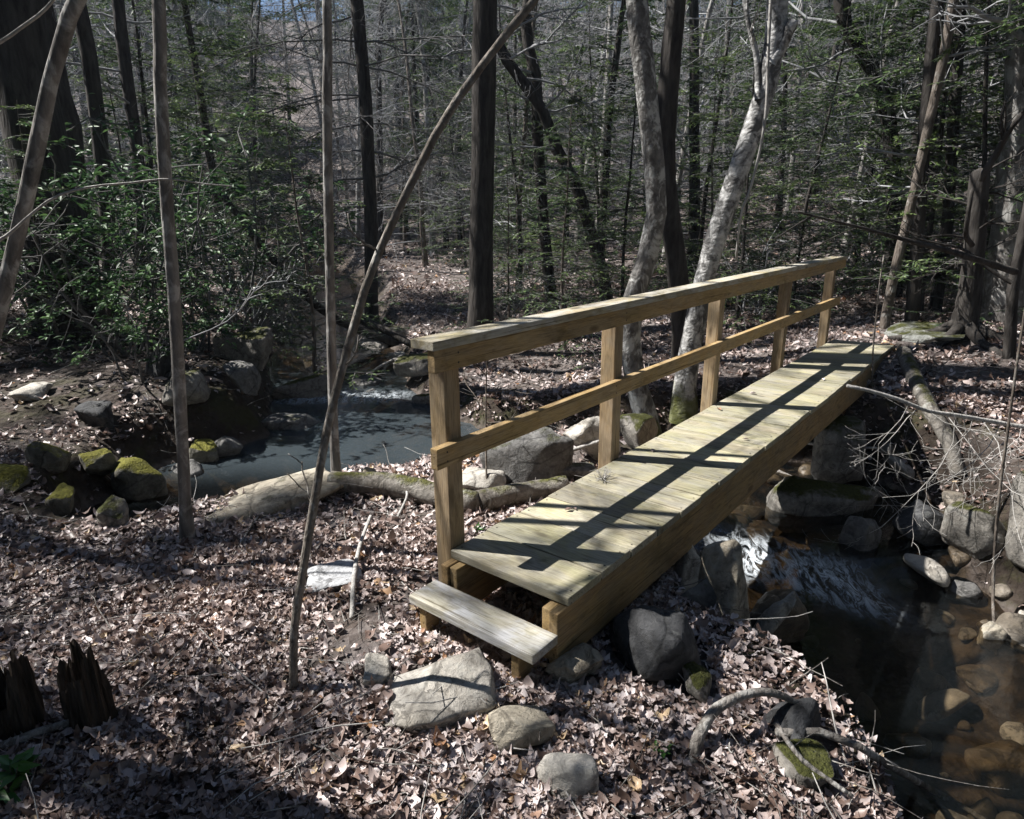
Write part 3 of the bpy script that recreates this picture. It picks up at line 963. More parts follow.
def jag(name, label, px, py, wpx, hpx, seed):
    """a rotten stump whose top has split into upright splinters"""
    g = G(px, py)
    D = g[1] * CP - (g[2] - CAM_Z) * SP
    w, h = wpx * D / F_PX, hpx * D / F_PX * 1.03
    rg = np.random.default_rng(seed)
    ns, nr = 72, 9
    a = np.linspace(0, 2 * np.pi, ns, endpoint=False)
    prof = h * (.62 + .22 * np.sin(a * 2 + seed) + .12 * np.sin(a * 5 + 1.3 * seed)) + h * .30 * (rg.random(ns) - .5) * (rg.random(ns) < .5)
    prof = np.clip(prof, .3 * h, h)
    rad = w / 2 * (1 + .09 * np.sin(a * 9) + .05 * rg.standard_normal(ns))
    rows = []
    for i in range(nr):
        t = i / (nr - 1)
        rr = rad * (1.12 - .14 * t + .03 * rg.standard_normal(ns))
        rows.append(np.stack([rr * np.cos(a), rr * np.sin(a) * .8, -.06 + (prof + .06) * t], -1))
    for i in range(4):
        t = i / 3
        rr = rad * (.76 - .1 * t)
        rows.append(np.stack([rr * np.cos(a), rr * np.sin(a) * .8, prof * (.93 - .78 * t)], -1))
    rows = np.array(rows)
    nr = len(rows)
    i = np.arange(nr - 1)[:, None] * ns
    j = np.arange(ns)[None]
    q = np.stack([i + j, i + (j + 1) % ns, i + ns + (j + 1) % ns, i + ns + j], -1).reshape(-1, 4)
    vv = np.concatenate([rows.reshape(-1, 3), [[0, 0, .05]]])
    tr = np.stack([(nr - 1) * ns + np.arange(ns), (nr - 1) * ns + (np.arange(ns) + 1) % ns, np.full(ns, nr * ns)], -1)
    mb = MB()
    mb.add(vv, q, tr)
    o = link(name, mb.mesh(name, [M['rot']]), None, g)
    for p in o.data.polygons:
        p.use_smooth = False
    ROCK_KEEP.append((g[0], g[1], w * .5))
    return tag(o, label, 'stump')


jag('stump', 'narrow jagged rotten stump right of the thicker one', 93, 722, 40, 92, 3)
jag('stump', 'thick jagged rotten stump at the left edge', 15, 728, 50, 96, 8)


# ------------------------------------------------------------------ trees that can be told apart
def tree_path(pix, Y, foot=None, ext=0.0, lean=0.0, n=26):
    """trunk centre line: pixels top to bottom at Y metres, foot dropped to the ground, crown end continued upwards"""
    pts = [V(px, py, Y) for px, py in pix][::-1]
    f = pts[0].copy()
    gz = H(f[0], f[1])
    if foot is not None:
        f = G(*foot)
        gz = f[2]
        sh = f[1] - Y
        pts = [V(px, py, Y + sh) for px, py in pix][::-1]
        f = np.array([f[0], f[1], gz])
        pts = [p for p in pts if p[2] > gz + .08]
    pts = [np.array([f[0], f[1], gz - .12])] + [p for p in pts if p[2] > gz]
    for p in pts:
        p[1] += lean * max(0, p[2] - gz)
    if ext:
        d = nrm(nrm(pts[-1] - pts[-2]) + np.array([0, 0, .35]))
        pts += [pts[-1] + d * ext * .5, pts[-1] + d * ext * .5 + nrm(d + [0, 0, .3]) * ext * .5]
    return spline(pts, n)


def real_tree(name, label, cat, P, r0, r1, bk, br=None, flare=1.5, sides=12, rough=.04, extra=None, group=None, parts=()):
    base = P[0] + [0, 0, .12]
    t = thing(name, label, cat, tuple(base), group)
    Q = P - base
    n = len(P)
    s = np.concatenate([[0], np.cumsum(np.linalg.norm(np.diff(P, axis=0), axis=1))])
    R = r0 + (r1 - r0) * s / s[-1]
    R = R * (1 + (flare - 1) * np.exp(-s / (r0 * 3.2)))
    mb = MB()
    tube(mb, Q, R, sides, 0, 0, rough)
    mb.build('trunk', [M[bk]], t)
    if br:
        bb = MB()
        br(bb, Q, R, np.random.default_rng(abs(hash(label[:4])) % 1 + len(label) * 7 + int(abs(base[0]) * 100)))
        if bb.n:
            bb.build('branches', [M[extra or 'twig'], M['hemlock'], M['leaf']], t)
    for k, (pn, pf) in enumerate(parts):
        bb = MB()
        pf(bb, Q, R, np.random.default_rng(k * 13 + len(pn)))
        if not bb.n:
            continue
        bb.build(pn, [M[bk]], t)
    return t


def limbs(h0, n, L, kids=(6, 5), up=.25, rk=.24, flat=.2, curl=.3, bias=(0, 0, .06), h1=99, toward=None):
    def f(bb, Q, R, rg):
        z = Q[:, 2]
        c = [i for i in range(len(Q)) if h0 <= z[i] <= h1]
        if not c:
            return
        for k in range(n):
            i = c[int(len(c) * (k + rg.random()) / n) % len(c)]
            a = rg.uniform(0, 2 * np.pi)
            d = np.array([math.cos(a), math.sin(a), up * (.5 + rg.random())])
            if toward is not None:
                d = d * .6 + np.array(toward)
            grow(bb, Q[i], d, L * (.6 + .7 * rg.random()), max(R[i] * rk, .004), 1, rg, kids=(0,) + kids, curl=curl, bias=bias, flat=flat)
    return f


def both(*fs):
    def f(bb, Q, R, rg):
        for g in fs:
            g(bb, Q, R, rg)
    return f


def path_limb(pts, r0, r1, kids=0, L=.5, n=12):
    """a limb drawn through given world points (relative to the trunk foot when built)"""
    def f(bb, Q, R, rg, base=None):
        P = spline(np.asarray(pts) - f.base, n)
        tube(bb, P, np.linspace(r0, r1, n), 6, 0, 0, .04)
        for k in range(kids):
            i = int(n * (.3 + .65 * (k + rg.random()) / kids)) % (n - 1)
            d = nrm(P[i + 1] - P[i])
            grow(bb, P[i], nrm(d * .7 + perp(d, rg) * .7), L * (.5 + rg.random()), max(r1 * .7, .003), 2, rg, kids=(0, 0, 4), curl=.35)
    return f


def with_base(f, base):
    f.base = np.asarray(base)
    return f


px_r = lambda w, Y: w * (Y * 1.02) / F_PX / 2

# 1 leaning sapling in the foreground
P = tree_path([(560, -60), (525, 2), (480, 62), (440, 120), (410, 180), (385, 232), (362, 290), (345, 350), (333, 395), (323, 440), (310, 520), (300, 585), (293, 640), (290, 680)], 2.05, (291, 694), 2.2, .03, 40)
real_tree('sapling', 'thin bare pole like sapling leaning strongly right above the pale flat slab', 'tree', P, .0165, .0075, 'bark_sapling', None, 1.7, 10, .05, parts=[('branch', limbs(h, 1, L, k, .45, .3, h1=h + .35)) for h, L, k in [(.55, .2, (2,)), (1.1, .22, (2,)), (1.6, .2, (2,)), (2.4, .8, (4, 3)), (2.75, 1.1, (4, 3)), (3.1, 1.2, (4, 3)), (3.5, 1.2, (4, 3)), (3.9, 1.0, (4, 3))]])
# 2 straight thin trees
P = tree_path([(158, -10), (159, 60), (163, 140), (168, 220), (174, 300), (180, 400), (184, 480), (186, 530)], 3.4, (186, 540), 5)
real_tree('sapling', 'thin straight bare tree with a silvery left edge at left', 'tree', P, px_r(12.5, 3.4), px_r(8, 3.4), 'bark_grey', both(limbs(3.4, 12, 1.8, (6, 5), .5), limbs(.9, 5, .5, (4, 3), .4, .1)), 1.5, 12, .05)
P = tree_path([(327, -10), (327, 90), (328, 180), (330, 280), (332, 380), (336, 470)], 4.3, (337, 486), 5)
real_tree('sapling', 'thin straight bare tree rooted at the upper pool edge', 'tree', P, px_r(9.5, 4.3), px_r(6, 4.3), 'bark_grey', both(limbs(3.6, 12, 1.8, (6, 5), .5), limbs(1.2, 5, .6, (4, 3), .4, .1)), 1.5, 12, .05)
# 4 left leaning
P = tree_path([(95, -60), (75, 0), (52, 75), (33, 165), (22, 215), (8, 275), (-14, 360), (-40, 470)], 3.3, None, 4)
real_tree('tree', 'leaning brown trunk standing before the massive dark trunk', 'tree', P, px_r(15, 3.3), px_r(8.5, 3.3), 'bark_grey', limbs(4.6, 8, 1.6, (5, 5), .5), 1.15)
# 5 big dark trunks at left
P = tree_path([(8, -30), (18, 40), (28, 100), (42, 170), (58, 235), (66, 300)], 8.5, None, 9)
real_tree('tree', 'most massive of the dark trunks rising behind the evergreen bushes', 'tree', P, px_r(52, 8.5), px_r(30, 8.5), 'bark_dark', limbs(4.5, 14, 2.8, (7, 6), .3), 1.3, 14)
P = tree_path([(38, -10), (48, 40), (60, 90), (72, 135), (80, 240), (84, 320)], 10.5, None, 7)
real_tree('tree', 'dark trunk leaning left just right of the massive trunk', 'tree', P, px_r(19, 10.5), px_r(15, 10.5), 'bark_dark', limbs(4, 12, 2.4, (6, 6), .2), 1.2, 10)
P = tree_path([(75, -10), (87, 45), (95, 100), (102, 160), (108, 230), (114, 320)], 9.5, None, 7)
real_tree('tree', 'curved dark trunk rising behind the evergreen bushes', 'tree', P, px_r(14, 9.5), px_r(10, 9.5), 'bark_dark', limbs(4, 12, 2.4, (6, 6), .2), 1.2, 10)
P = tree_path([(117, -10), (122, 40), (130, 100), (137, 150), (143, 230), (146, 320)], 12, None, 7)
real_tree('tree', 'slender dark trunk third behind the evergreen bushes', 'tree', P, px_r(11, 12), px_r(9, 12), 'bark_dark', limbs(3, 22, 2.4, (6, 5), .1), 1.2, 9)
# 6 dark hemlock with bare drooping boughs
P = tree_path([(356, -10), (362, 60), (366, 110), (368, 160), (371, 220), (371, 280), (372, 318)], 13, None, 6)
real_tree('tree', 'dark trunk with fans of drooping dead boughs left of the big straight tree', 'tree', P, px_r(13, 13), px_r(9, 13), 'bark_dark', limbs(2.0, 60, 2.6, (12, 6), .12, .16, .75, .2, (0, 0, -.07)), 1.2, 9, extra='twig_dark')
# 7 big straight trunk
P = tree_path([(485, -10), (484, 60), (483, 130), (482, 200), (481, 270), (481, 320)], 9.6, (481, 336), 8)
real_tree('tree', 'big straight dark trunk in the middle behind the handrail', 'tree', P, px_r(23, 9.7), px_r(20, 9.7), 'bark_dark', limbs(4.6, 14, 2.6, (6, 6), .3), 1.35, 16)
# 8 crooked pair
P = tree_path([(530, -10), (526, 34), (535, 68), (537, 99), (538, 143), (545, 236), (552, 300)], 13, None, 6)
real_tree('tree', 'crooked dark tree right of the big straight trunk', 'tree', P, px_r(11, 13), px_r(9, 13), 'bark_dark', limbs(2.5, 18, 2.2, (7, 5), .15), 1.2, 9)
P = tree_path([(488, 20), (497, 41), (513, 70), (531, 92), (545, 116), (559, 154), (576, 185), (590, 230), (604, 280), (606, 310)], 12.4, None, 3)
real_tree('tree', 'dark tree slanting left across the crooked dark tree', 'tree', P, px_r(12, 12.4), px_r(8, 12.4), 'bark_dark', limbs(2.5, 14, 2.0, (7, 5), .15), 1.2, 9)
# 9 pale lichened trunk
P = tree_path([(636, -10), (641, 35), (645, 75), (650, 130), (655, 180), (656, 222), (648, 255), (636, 290), (629, 325), (633, 370), (646, 420)], 6.6, (652, 446), 6)
real_tree('tree', 'pale lichened trunk bending behind the middle of the handrail', 'tree', P, px_r(20, 6.6), px_r(14, 6.6), 'bark_light', limbs(3.6, 12, 2.4, (6, 6), .4), 1.5, 14)
P = tree_path([(677, -10), (671, 60), (665, 147), (668, 200), (675, 250), (680, 300), (684, 360)], 7.8, None, 7)
real_tree('tree', 'dark trunk between the pale lichened trunk and the white barked tree', 'tree', P, px_r(19, 7.8), px_r(16, 7.8), 'bark_dark', limbs(3.8, 12, 2.4, (6, 6), .4), 1.4, 12)
# 10 white leaning trunk
P = tree_path([(779, -10), (775, 40), (768, 80), (757, 115), (744, 155), (730, 195), (719, 228), (708, 265), (700, 300), (692, 340), (686, 375)], 6.4, (684, 410), 5)
fork = [V(770, 65, 6.45), V(782, 45, 6.45), V(790, 28, 6.4), V(793, 22, 6.4)]
real_tree('tree', 'white barked tree leaning right with a broken fork', 'tree', P, px_r(20.5, 6.4), px_r(14.5, 6.4), 'bark_birch', limbs(3.9, 9, 2.2, (6, 6), .4), 1.5, 14, extra='bark_dark', parts=[('limb', with_base(path_limb(fork, .06, .05), P[0] + [0, 0, .12])), ('limb', with_base(path_limb([V(758, 100, 6.4), V(757, 60, 6.5), V(748, 20, 6.5), V(740, -30, 6.6)], .03, .02, 3, .8), P[0] + [0, 0, .12]))])
stick('vine', 'pale hanging vine in front of the white barked tree', 'vine', [V(771, -10, 6.2), V(768, 60, 6.2), V(766, 110, 6.2), V(760, 150, 6.2), V(750, 190, 6.2), V(741, 215, 6.2), V(736, 260, 6.3)], .014, .010, 'dead', 20, 6)
# 11 right hand trees
P = tree_path([(841, -10), (843, 14), (850, 38), (862, 50), (875, 75), (887, 110), (892, 160), (894, 220), (892, 300)], 10.5, None, 5)
real_tree('tree', 'dark tree with an S bend behind the far handrail end', 'tree', P, px_r(14, 10.5), px_r(11, 10.5), 'bark_dark', limbs(2.0, 16, 2.2, (7, 5), .1), 1.25, 10)
P = tree_path([(960, -40), (945, 50), (932, 110), (921, 160), (911, 205), (900, 250), (890, 295)], 9.2, (884, 328), 5)
real_tree('tree', 'slim tree with sunlit bark leaning right beyond the far end of the bridge', 'tree', P, px_r(8, 9.2), px_r(6, 9.2), 'bark_brown', limbs(1.6, 16, 1.8, (6, 5), .1), 1.25, 10)
P = tree_path([(940, -20), (931, 60), (925, 130), (920, 200), (916, 260), (913, 305)], 10, (912, 322), 5)
real_tree('tree', 'straight brown tree behind the slim sunlit one', 'tree', P, px_r(10, 10), px_r(8, 10), 'bark_dark', limbs(1.5, 16, 1.8, (6, 5), .1), 1.25, 10)
P = tree_path([(962, -10), (955, 100), (950, 180), (946, 240), (938, 290)], 11, (935, 312), 5)
real_tree('tree', 'thin dark trunk left of the broken topped tree', 'tree', P, px_r(9, 11), px_r(7, 11), 'bark_dark', limbs(1.5, 14, 1.8, (6, 5), .1), 1.25, 9)
P = tree_path([(1030, -10), (1024, 100), (1016, 180), (1008, 250), (1003, 300)], 10.5, (1002, 322), 7)
real_tree('tree', 'stout grey trunk standing behind the broken topped tree', 'tree', P, px_r(25, 10.5), px_r(21, 10.5), 'bark_grey', limbs(3, 12, 2.2, (6, 5), .2), 1.3, 14)
P = tree_path([(980, 172), (978, 200), (975, 240), (971, 280), (967, 310)], 7.2, (962, 338), 0)
root = P[0] + [0, 0, .12]
rootl = [[root + [0, 0, .22], root + [.35 * math.cos(a), .35 * math.sin(a), .03], root + [.95 * math.cos(a), .95 * math.sin(a), -.06]] for a in (.1, 2.9, 3.7, 4.6, 5.4)]
up1 = [V(982, 180, 7.2), V(985, 172, 7.15), V(996, 155, 7.1), V(1008, 132, 7.0), V(1024, 112, 6.9), V(1045, 80, 6.9)]
up2 = [V(1003, 142, 7.05), V(1001, 120, 7.0), V(1005, 100, 7.0)]
real_tree('tree', 'broken topped dark tree with spreading roots on the right bank', 'tree', P, px_r(19, 7.2), px_r(17, 7.2), 'bark_dark',
          limbs(.8, 12, .7, (5, 4), .1, .15), 1.9, 16, extra='bark_dark', parts=[('root', with_base(path_limb(r, .075, .03), root)) for r in rootl] + [('limb', with_base(path_limb(up1, .035, .022, 4, .5), root)), ('limb', with_base(path_limb(up2, .018, .01, 2, .3), root)), ('limb', with_base(path_limb([V(972, 245, 7.2), V(966, 235, 7), V(968, 215, 6.9), V(972, 190, 6.9)], .03, .02), root))])
# right edge sapling whose long dead branch reaches in over the bank
P = tree_path([(1040, 150), (1026, 220), (1016, 270), (1012, 300), (1010, 340)], 5.8, (1009, 358), 3)
base = P[0] + [0, 0, .12]
br = [V(1016, 272, 5.8), V(985, 262, 5.75), V(945, 250, 5.7), V(910, 241, 5.7), V(870, 230, 5.65), V(830, 220, 5.6), V(798, 212, 5.6)]
br2 = [V(1012, 283, 5.8), V(990, 270, 5.9), V(965, 250, 6.0), V(940, 244, 6.0), V(915, 238, 6.0)]
real_tree('sapling', 'dark sapling at the right edge with a long bare branch reaching left', 'tree', P, px_r(12, 5.8), px_r(7, 5.8), 'bark_dark',
          None, 1.3, 10, parts=[('limb', with_base(path_limb(br, .03, .008, 5, .5, 20), base)), ('limb', with_base(path_limb(br2, .018, .006, 3, .4), base)), ('limb', with_base(path_limb([V(812, 216, 5.6), V(795, 226, 5.5), V(770, 242, 5.4)], .009, .004), base))])
# thin stems
stick('bare_sapling', 'thin upright bare stem beside the far end of the deck', 'sapling', [lift(G(872, 388), 0), V(873, 350, 6), V(876, 320, 6), V(880, 280, 6), V(884, 255, 6)], .009, .006, 'bark_sapling', 12, 6)
stick('bare_sapling', 'thin dark red stem rising at right out of the pool edge', 'sapling', [lift(G(996, 655), 0), V(993, 590, 3.6), V(999, 500, 3.6), V(1012, 400, 3.6), V(1022, 330, 3.6), V(1040, 220, 3.6)], .010, .006, 'bark_brown', 16, 7)


def twiggy(n, L, kids):
    def f(mb, P, rg):
        for k in range(n):
            i = min(5 + int((len(P) - 6) * (k + rg.random()) / n), len(P) - 2)
            d = nrm(P[i + 1] - P[i])
            s = nrm(perp(d, rg) * .5 + np.array([rg.uniform(-.8, .7), -.2, -.75]))
            grow(mb, P[i], nrm(d * -.15 + s), L * (.5 + .8 * rg.random()), .0036, 1, rg, kids=kids, curl=.30, bias=(-.10, -.02, .05), rmin=.0012)
    return f


stick('dead_branch', 'bleached dead branch with a fan of fine twigs over the right bank', 'branch', [V(847, 386, 4.2), V(870, 391, 4.2), V(900, 400, 4.2), V(928, 411, 4.2), V(960, 416, 4.25), V(1000, 423, 4.3), V(1050, 432, 4.3), V(1085, 440, 4.35)], .012, .018, 'dead', 26, 7, twiggy(15, 1.0, (0, 5, 4)), 4)
stick('thin_branch', 'long thin bare branch arching in from the left edge', 'branch', [V(-60, 270, 3.2), V(0, 240, 3.2), V(28, 217, 3.2), V(55, 197, 3.25), V(90, 187, 3.3), V(130, 183, 3.35), V(168, 179, 3.4), V(205, 184, 3.45), V(232, 186, 3.5)], .009, .003, 'dead', 24, 6, None)
stick('thin_branch', 'short pale branch crossing the massive dark trunk', 'branch', [V(-40, 60, 3.0), V(0, 42, 3.0), V(22, 27, 3.0), V(40, 14, 3.0), V(56, -3, 3.0), V(75, -30, 3.0)], .009, .006, 'dead', 14, 6, None)
stick('red_sapling', 'red stemmed seedling beside the first bridge post', 'sapling', [lift(G(487, 500), 0), V(486, 450, 4.2), V(486, 400, 4.2), V(487, 360, 4.2), V(489, 330, 4.2)], .008, .004, 'bark_brown', 12, 6, lambda mb, P, rg: [grow(mb, P[i], [rg.normal(), rg.normal() * .5, .7], .4, .004, 2, rg, kids=(0, 0, 3)) for i in (5, 6, 7, 8, 9, 10)], 3)


# ------------------------------------------------------------------ tree prototypes for the woods behind
def bare_proto(seed, Ht, r, h0, nb, L, kids, up, bk, tw, lean=.03):
    rg = np.random.default_rng(seed)
    P = wander((0, 0, -.15), (rg.normal(0, lean), rg.normal(0, lean), 1), Ht, 18, rg, .07, (0, 0, .05))
    s = np.linspace(0, 1, 19)
    R = r * (1 - .85 * s) * (1 + .5 * np.exp(-s * Ht / (r * 4)))
    tm, bm_ = MB(), MB()
    tube(tm, P, R, 9, 0, 0, .05)
    for k in range(nb):
        t = (h0 + (Ht * .97 - h0) * (k + rg.random()) / nb) / Ht
        f = t * 18
        i = min(int(f), 17)
        pos = P[i] + (P[i + 1] - P[i]) * (f - i)
        a = rg.uniform(0, 6.283)
        d = np.array([math.cos(a), math.sin(a), up * (.4 + rg.random())])
        grow(bm_, pos, d, L * (.5 + .7 * rg.random()) * (1.15 - .7 * t), max(R[i] * .24, .006), 1, rg, sides=(5, 4, 3, 3), kids=kids, curl=.22, bias=(0, 0, .05 if up > .2 else -.01), flat=.2 if up > .2 else .7, rmin=.0032)
    return [('trunk', tm.mesh('trunk', [bk])), ('branches', bm_.mesh('branches', [tw]))]


def hemlock_proto(seed, Ht, r, h0, nb, L, dens, bk, tw, spr=.10, droop=-.03, nside=11, shape=1.0):
    rg = np.random.default_rng(seed)
    P = wander((0, 0, -.15), (rg.normal(0, .02), rg.normal(0, .02), 1), Ht, 16, rg, .05, (0, 0, .06))
    s = np.linspace(0, 1, 17)
    R = r * (1 - .93 * s) * (1 + .4 * np.exp(-s * Ht / (r * 4)))
    tm, cm = MB(), MB()
    tube(tm, P, R, 9, 0, 0, .04)
    for k in range(nb):
        t = (h0 + (Ht * .985 - h0) * (k + rg.random()) / nb) / Ht
        f = t * 16
        i = min(int(f), 15)
        pos = P[i] + (P[i + 1] - P[i]) * (f - i)
        a = rg.uniform(0, 6.283)
        bl = L * (.55 + .6 * rg.random()) * (1.0 - .85 * ((t * Ht - h0) / (Ht - h0)) ** shape) + .15
        d = np.array([math.cos(a), math.sin(a), .12])
        B = wander(pos, d, bl, 7, rg, .14, (0, 0, droop))
        tube(cm, B, np.linspace(max(R[i] * .2, .0055), .0025, 8), 4, 0)
        up = np.array([0, 0, 1.0])
        bt = .5 + .3 * rg.standard_normal()
        for j in range(nside):
            ft = (.18 + .8 * (j + rg.random()) / nside) * 7
            ji = min(int(ft), 6)
            pp = B[ji] + (B[ji + 1] - B[ji]) * (ft - ji)
            dd = nrm(B[ji + 1] - B[ji])
            sd = nrm(np.cross(dd, up)) * (1 if j % 2 else -1)
            sl = bl * (.42 - .25 * ft / 7) * (.6 + .7 * rg.random())
            W = wander(pp, nrm(dd * .8 + sd + [0, 0, rg.normal(0, .12)]), sl, 4, rg, .22, (0, 0, -.04))
            tube(cm, W, np.linspace(.0042, .0018, 5), 3, 0)
            m = rg.poisson(dens * max(sl, .15) / .3)
            if m and rg.random() > .12:
                tt = rg.random(m) * 4
                ti = np.minimum(tt.astype(int), 3)
                q = W[ti] + (W[ti + 1] - W[ti]) * (tt - ti)[:, None]
                dv = nrm(W[ti + 1] - W[ti])
                sg = np.where(rg.random(m) < .5, 1, -1)[:, None]
                D = nrm(dv * .7 + nrm(np.cross(dv, up)) * sg * (.4 + .6 * rg.random((m, 1))) + rg.standard_normal((m, 3)) * .18)
                N = nrm(up + rg.standard_normal((m, 3)) * .35)
                spray_cards(cm, q, D, N, spr * (.6 + .8 * rg.random(m)), spr * .32, 1, np.clip(bt + .22 * rg.standard_normal(m), 0, 1))
    return [('trunk', tm.mesh('trunk', [bk])), ('crown', cm.mesh('crown', [tw, M['hemlock']]))]


def shrub_proto(seed, n_st, Ht, spread, nl, ll, lw, lm, tw):
    rg = np.random.default_rng(seed)
    sm, fm = MB(), MB()
    tips = []
    for k in range(n_st):
        a = rg.uniform(0, 6.283)
        d = np.array([math.cos(a) * spread, math.sin(a) * spread, 1])
        P = wander((rg.normal(0, .12), rg.normal(0, .12), -.08), d, Ht * (.6 + .5 * rg.random()), 8, rg, .22, (0, 0, .02))
        tube(sm, P, np.linspace(.022, .008, 9), 5, 0)
        for j in range(9):
            i = rg.integers(4, 9)
            B = wander(P[i], nrm(rg.standard_normal(3) + [0, 0, .35]), Ht * (.18 + .25 * rg.random()), 5, rg, .3)
            tube(sm, B, np.linspace(.008, .003, 6), 4, 0)
            tips += [B[-1], B[3], B[4]]
    tips = np.array(tips)
    per = max(1, nl // len(tips))
    C = np.repeat(tips, per, 0)
    m = len(C)
    a = rg.uniform(0, 6.283, m)
    D = nrm(np.stack([np.cos(a), np.sin(a), rg.normal(-.05, .35, m)], -1))
    N = nrm(np.array([0, 0, 1]) + rg.standard_normal((m, 3)) * .35)
    tip_t = np.repeat(np.clip(.45 + .25 * rg.standard_normal(len(tips)), 0, 1), per)
    leaf_cards(fm, C + rg.standard_normal((m, 3)) * .025 * Ht / 2, D, N, ll * (.6 + .7 * rg.random(m)), lw * (.7 + .5 * rg.random(m)), 0, np.clip(tip_t + .18 * rg.standard_normal(m), 0, 1))
    return [('stems', sm.mesh('stems', [tw])), ('foliage', fm.mesh('foliage', [lm]))]


def place(name, proto, label, cat, x, y, rz=0.0, sc=1.0, group=None, dz=0.0, tilt=(0, 0)):
    t = thing(name, label, cat, (x, y, H(x, y) + dz), group, rz)
    t.rotation_euler.x, t.rotation_euler.y = tilt
    t.scale = (sc, sc, sc)
    for n, me in proto:
        o = link(n, me, t)
    return t


B_ = M['bark_dark']
PROT = {
    'bare0': bare_proto(1, 15, .13, 2.0, 34, 3.0, (0, 8, 8), .45, M['bark_dark'], M['twig']),
    'bare1': bare_proto(2, 13, .09, 1.2, 38, 2.4, (0, 8, 8), .3, M['bark_grey'], M['twig']),
    'bare2': bare_proto(3, 17, .17, 3.5, 34, 3.4, (0, 8, 8), .5, M['bark_brown'], M['twig']),
    'dead0': bare_proto(4, 12, .09, .7, 64, 2.3, (0, 9, 5), .05, M['bark_dark'], M['twig_dark']),
    'dead1': bare_proto(5, 10, .07, .5, 60, 2.0, (0, 9, 5), .08, M['bark_brown'], M['twig']),
    'hem0': hemlock_proto(6, 14, .15, 1.4, 84, 2.9, 24, M['bark_dark'], M['twig_dark'], .10),
    'hem1': hemlock_proto(7, 11, .11, .8, 84, 2.6, 24, M['bark_dark'], M['twig_dark'], .085),
    'hem2': hemlock_proto(8, 17, .2, 4.2, 80, 3.3, 20, M['bark_brown'], M['twig_dark'], .12),
    'hems': hemlock_proto(9, 3.6, .028, .2, 60, 1.2, 16, M['bark_brown'], M['twig_dark'], .055, -.03, 11),
    'hemt': hemlock_proto(10, 5.5, .04, .3, 72, 1.6, 17, M['bark_dark'], M['twig_dark'], .06, -.03, 11),
    'rho0': shrub_proto(20, 8, 3.0, .42, 1600, .115, .046, M['rhodo'], M['twig_dark']),
    'rho1': shrub_proto(21, 7, 2.0, .5, 1500, .10, .042, M['rhodo'], M['twig_dark']),
    'lau0': shrub_proto(22, 9, 1.6, .6, 2600, .065, .026, M['laurel'], M['twig']),
    'brush': bare_proto(30, 2.6, .02, .15, 40, 1.1, (0, 6, 3), .4, M['bark_brown'], M['twig']),
}

# evergreen bushes that can be told apart
def at_depth(px, Y):
    return V(px, 217, Y)[0], Y


for lab, pr, px, Y, sc, rz in [
    ('tall glossy evergreen bush behind the silvery edged sapling', 'rho0', 165, 7.8, .85, .3),
    ('glossy evergreen bush with sunlit leaves at centre left', 'rho0', 100, 7.4, .84, 2.1),
    ('dark evergreen bush low beside the massive dark trunk', 'rho1', 45, 8.6, 1.1, 4.0),
    ('low glossy evergreen bush overhanging the left pool rocks', 'rho1', 120, 6.5, .6, 1.2),
    ('high evergreen bush behind the tall glossy one', 'rho0', 215, 9.5, 1.1, 5.0)]:
    x, y = at_depth(px, Y)
    place('evergreen_bush', PROT[pr], lab, 'bush', x, y, rz, sc)
for lab, pr, px, Y, sc, rz in [
    ('grey green laurel bush above the wide dark boulder', 'lau0', 232, 10.2, 1.15, .4),
    ('pale green laurel bush on the bank left of the straight sapling', 'lau0', 268, 11.5, 1.1, 1.9),
    ('small laurel clump behind the near end of the handrail', 'lau0', 505, 11.2, .7, 3.0),
    ('laurel clump behind the far end of the handrail', 'lau0', 765, 10.2, .95, 5.0)]:
    x, y = at_depth(px, Y)
    place('laurel_bush', PROT[pr], lab, 'bush', x, y, rz, sc)
for lab, pr, px, Y, sc, rz in [
    ('slim hemlock sapling behind the handrail near the crooked tree', 'hems', 567, 9.0, 1.0, .4),
    ('hemlock sapling with wide boughs left of the dark middle trunk', 'hemt', 625, 12.0, .9, 1.4),
    ('young hemlock between the white barked tree and the S bend', 'hemt', 800, 10.5, 1.0, 2.4),
    ('hemlock sapling right of the white barked tree', 'hemt', 745, 9.6, .8, 4.1),
    ('young hemlock with bright boughs over the right bank', 'hemt', 985, 8.6, 1.1, 5.3),
    ('thin hemlock sapling in the left bank brush', 'hems', 35, 8.0, .8, 1.3),
    ('slim dark sapling standing left of the straight pool edge tree', 'hems', 298, 9.4, 1.2, 3.3)]:
    x, y = at_depth(px, Y)
    place('hemlock_sapling', PROT[pr], lab, 'tree', x, y, rz, sc)

# hemlock whose boughs hang into the upper right corner
hp = hemlock_proto(40, 10, .14, 2.2, 72, 2.9, 44, M['bark_dark'], M['twig_dark'], .06, -.04, 15)
place('hemlock', hp, 'big hemlock whose bright green boughs hang into the upper right corner', 'tree', 6.9, 6.6, .8, 1.0)
place('hemlock', hp, 'second hemlock reaching in from beyond the right edge above the path slab', 'tree', 8.6, 8.6, 3.1, 1.1)
place('hemlock', hp, 'hemlock rising behind the slim sunlit tree at right', 'tree', 6.3, 10.4, 4.6, 1.0)

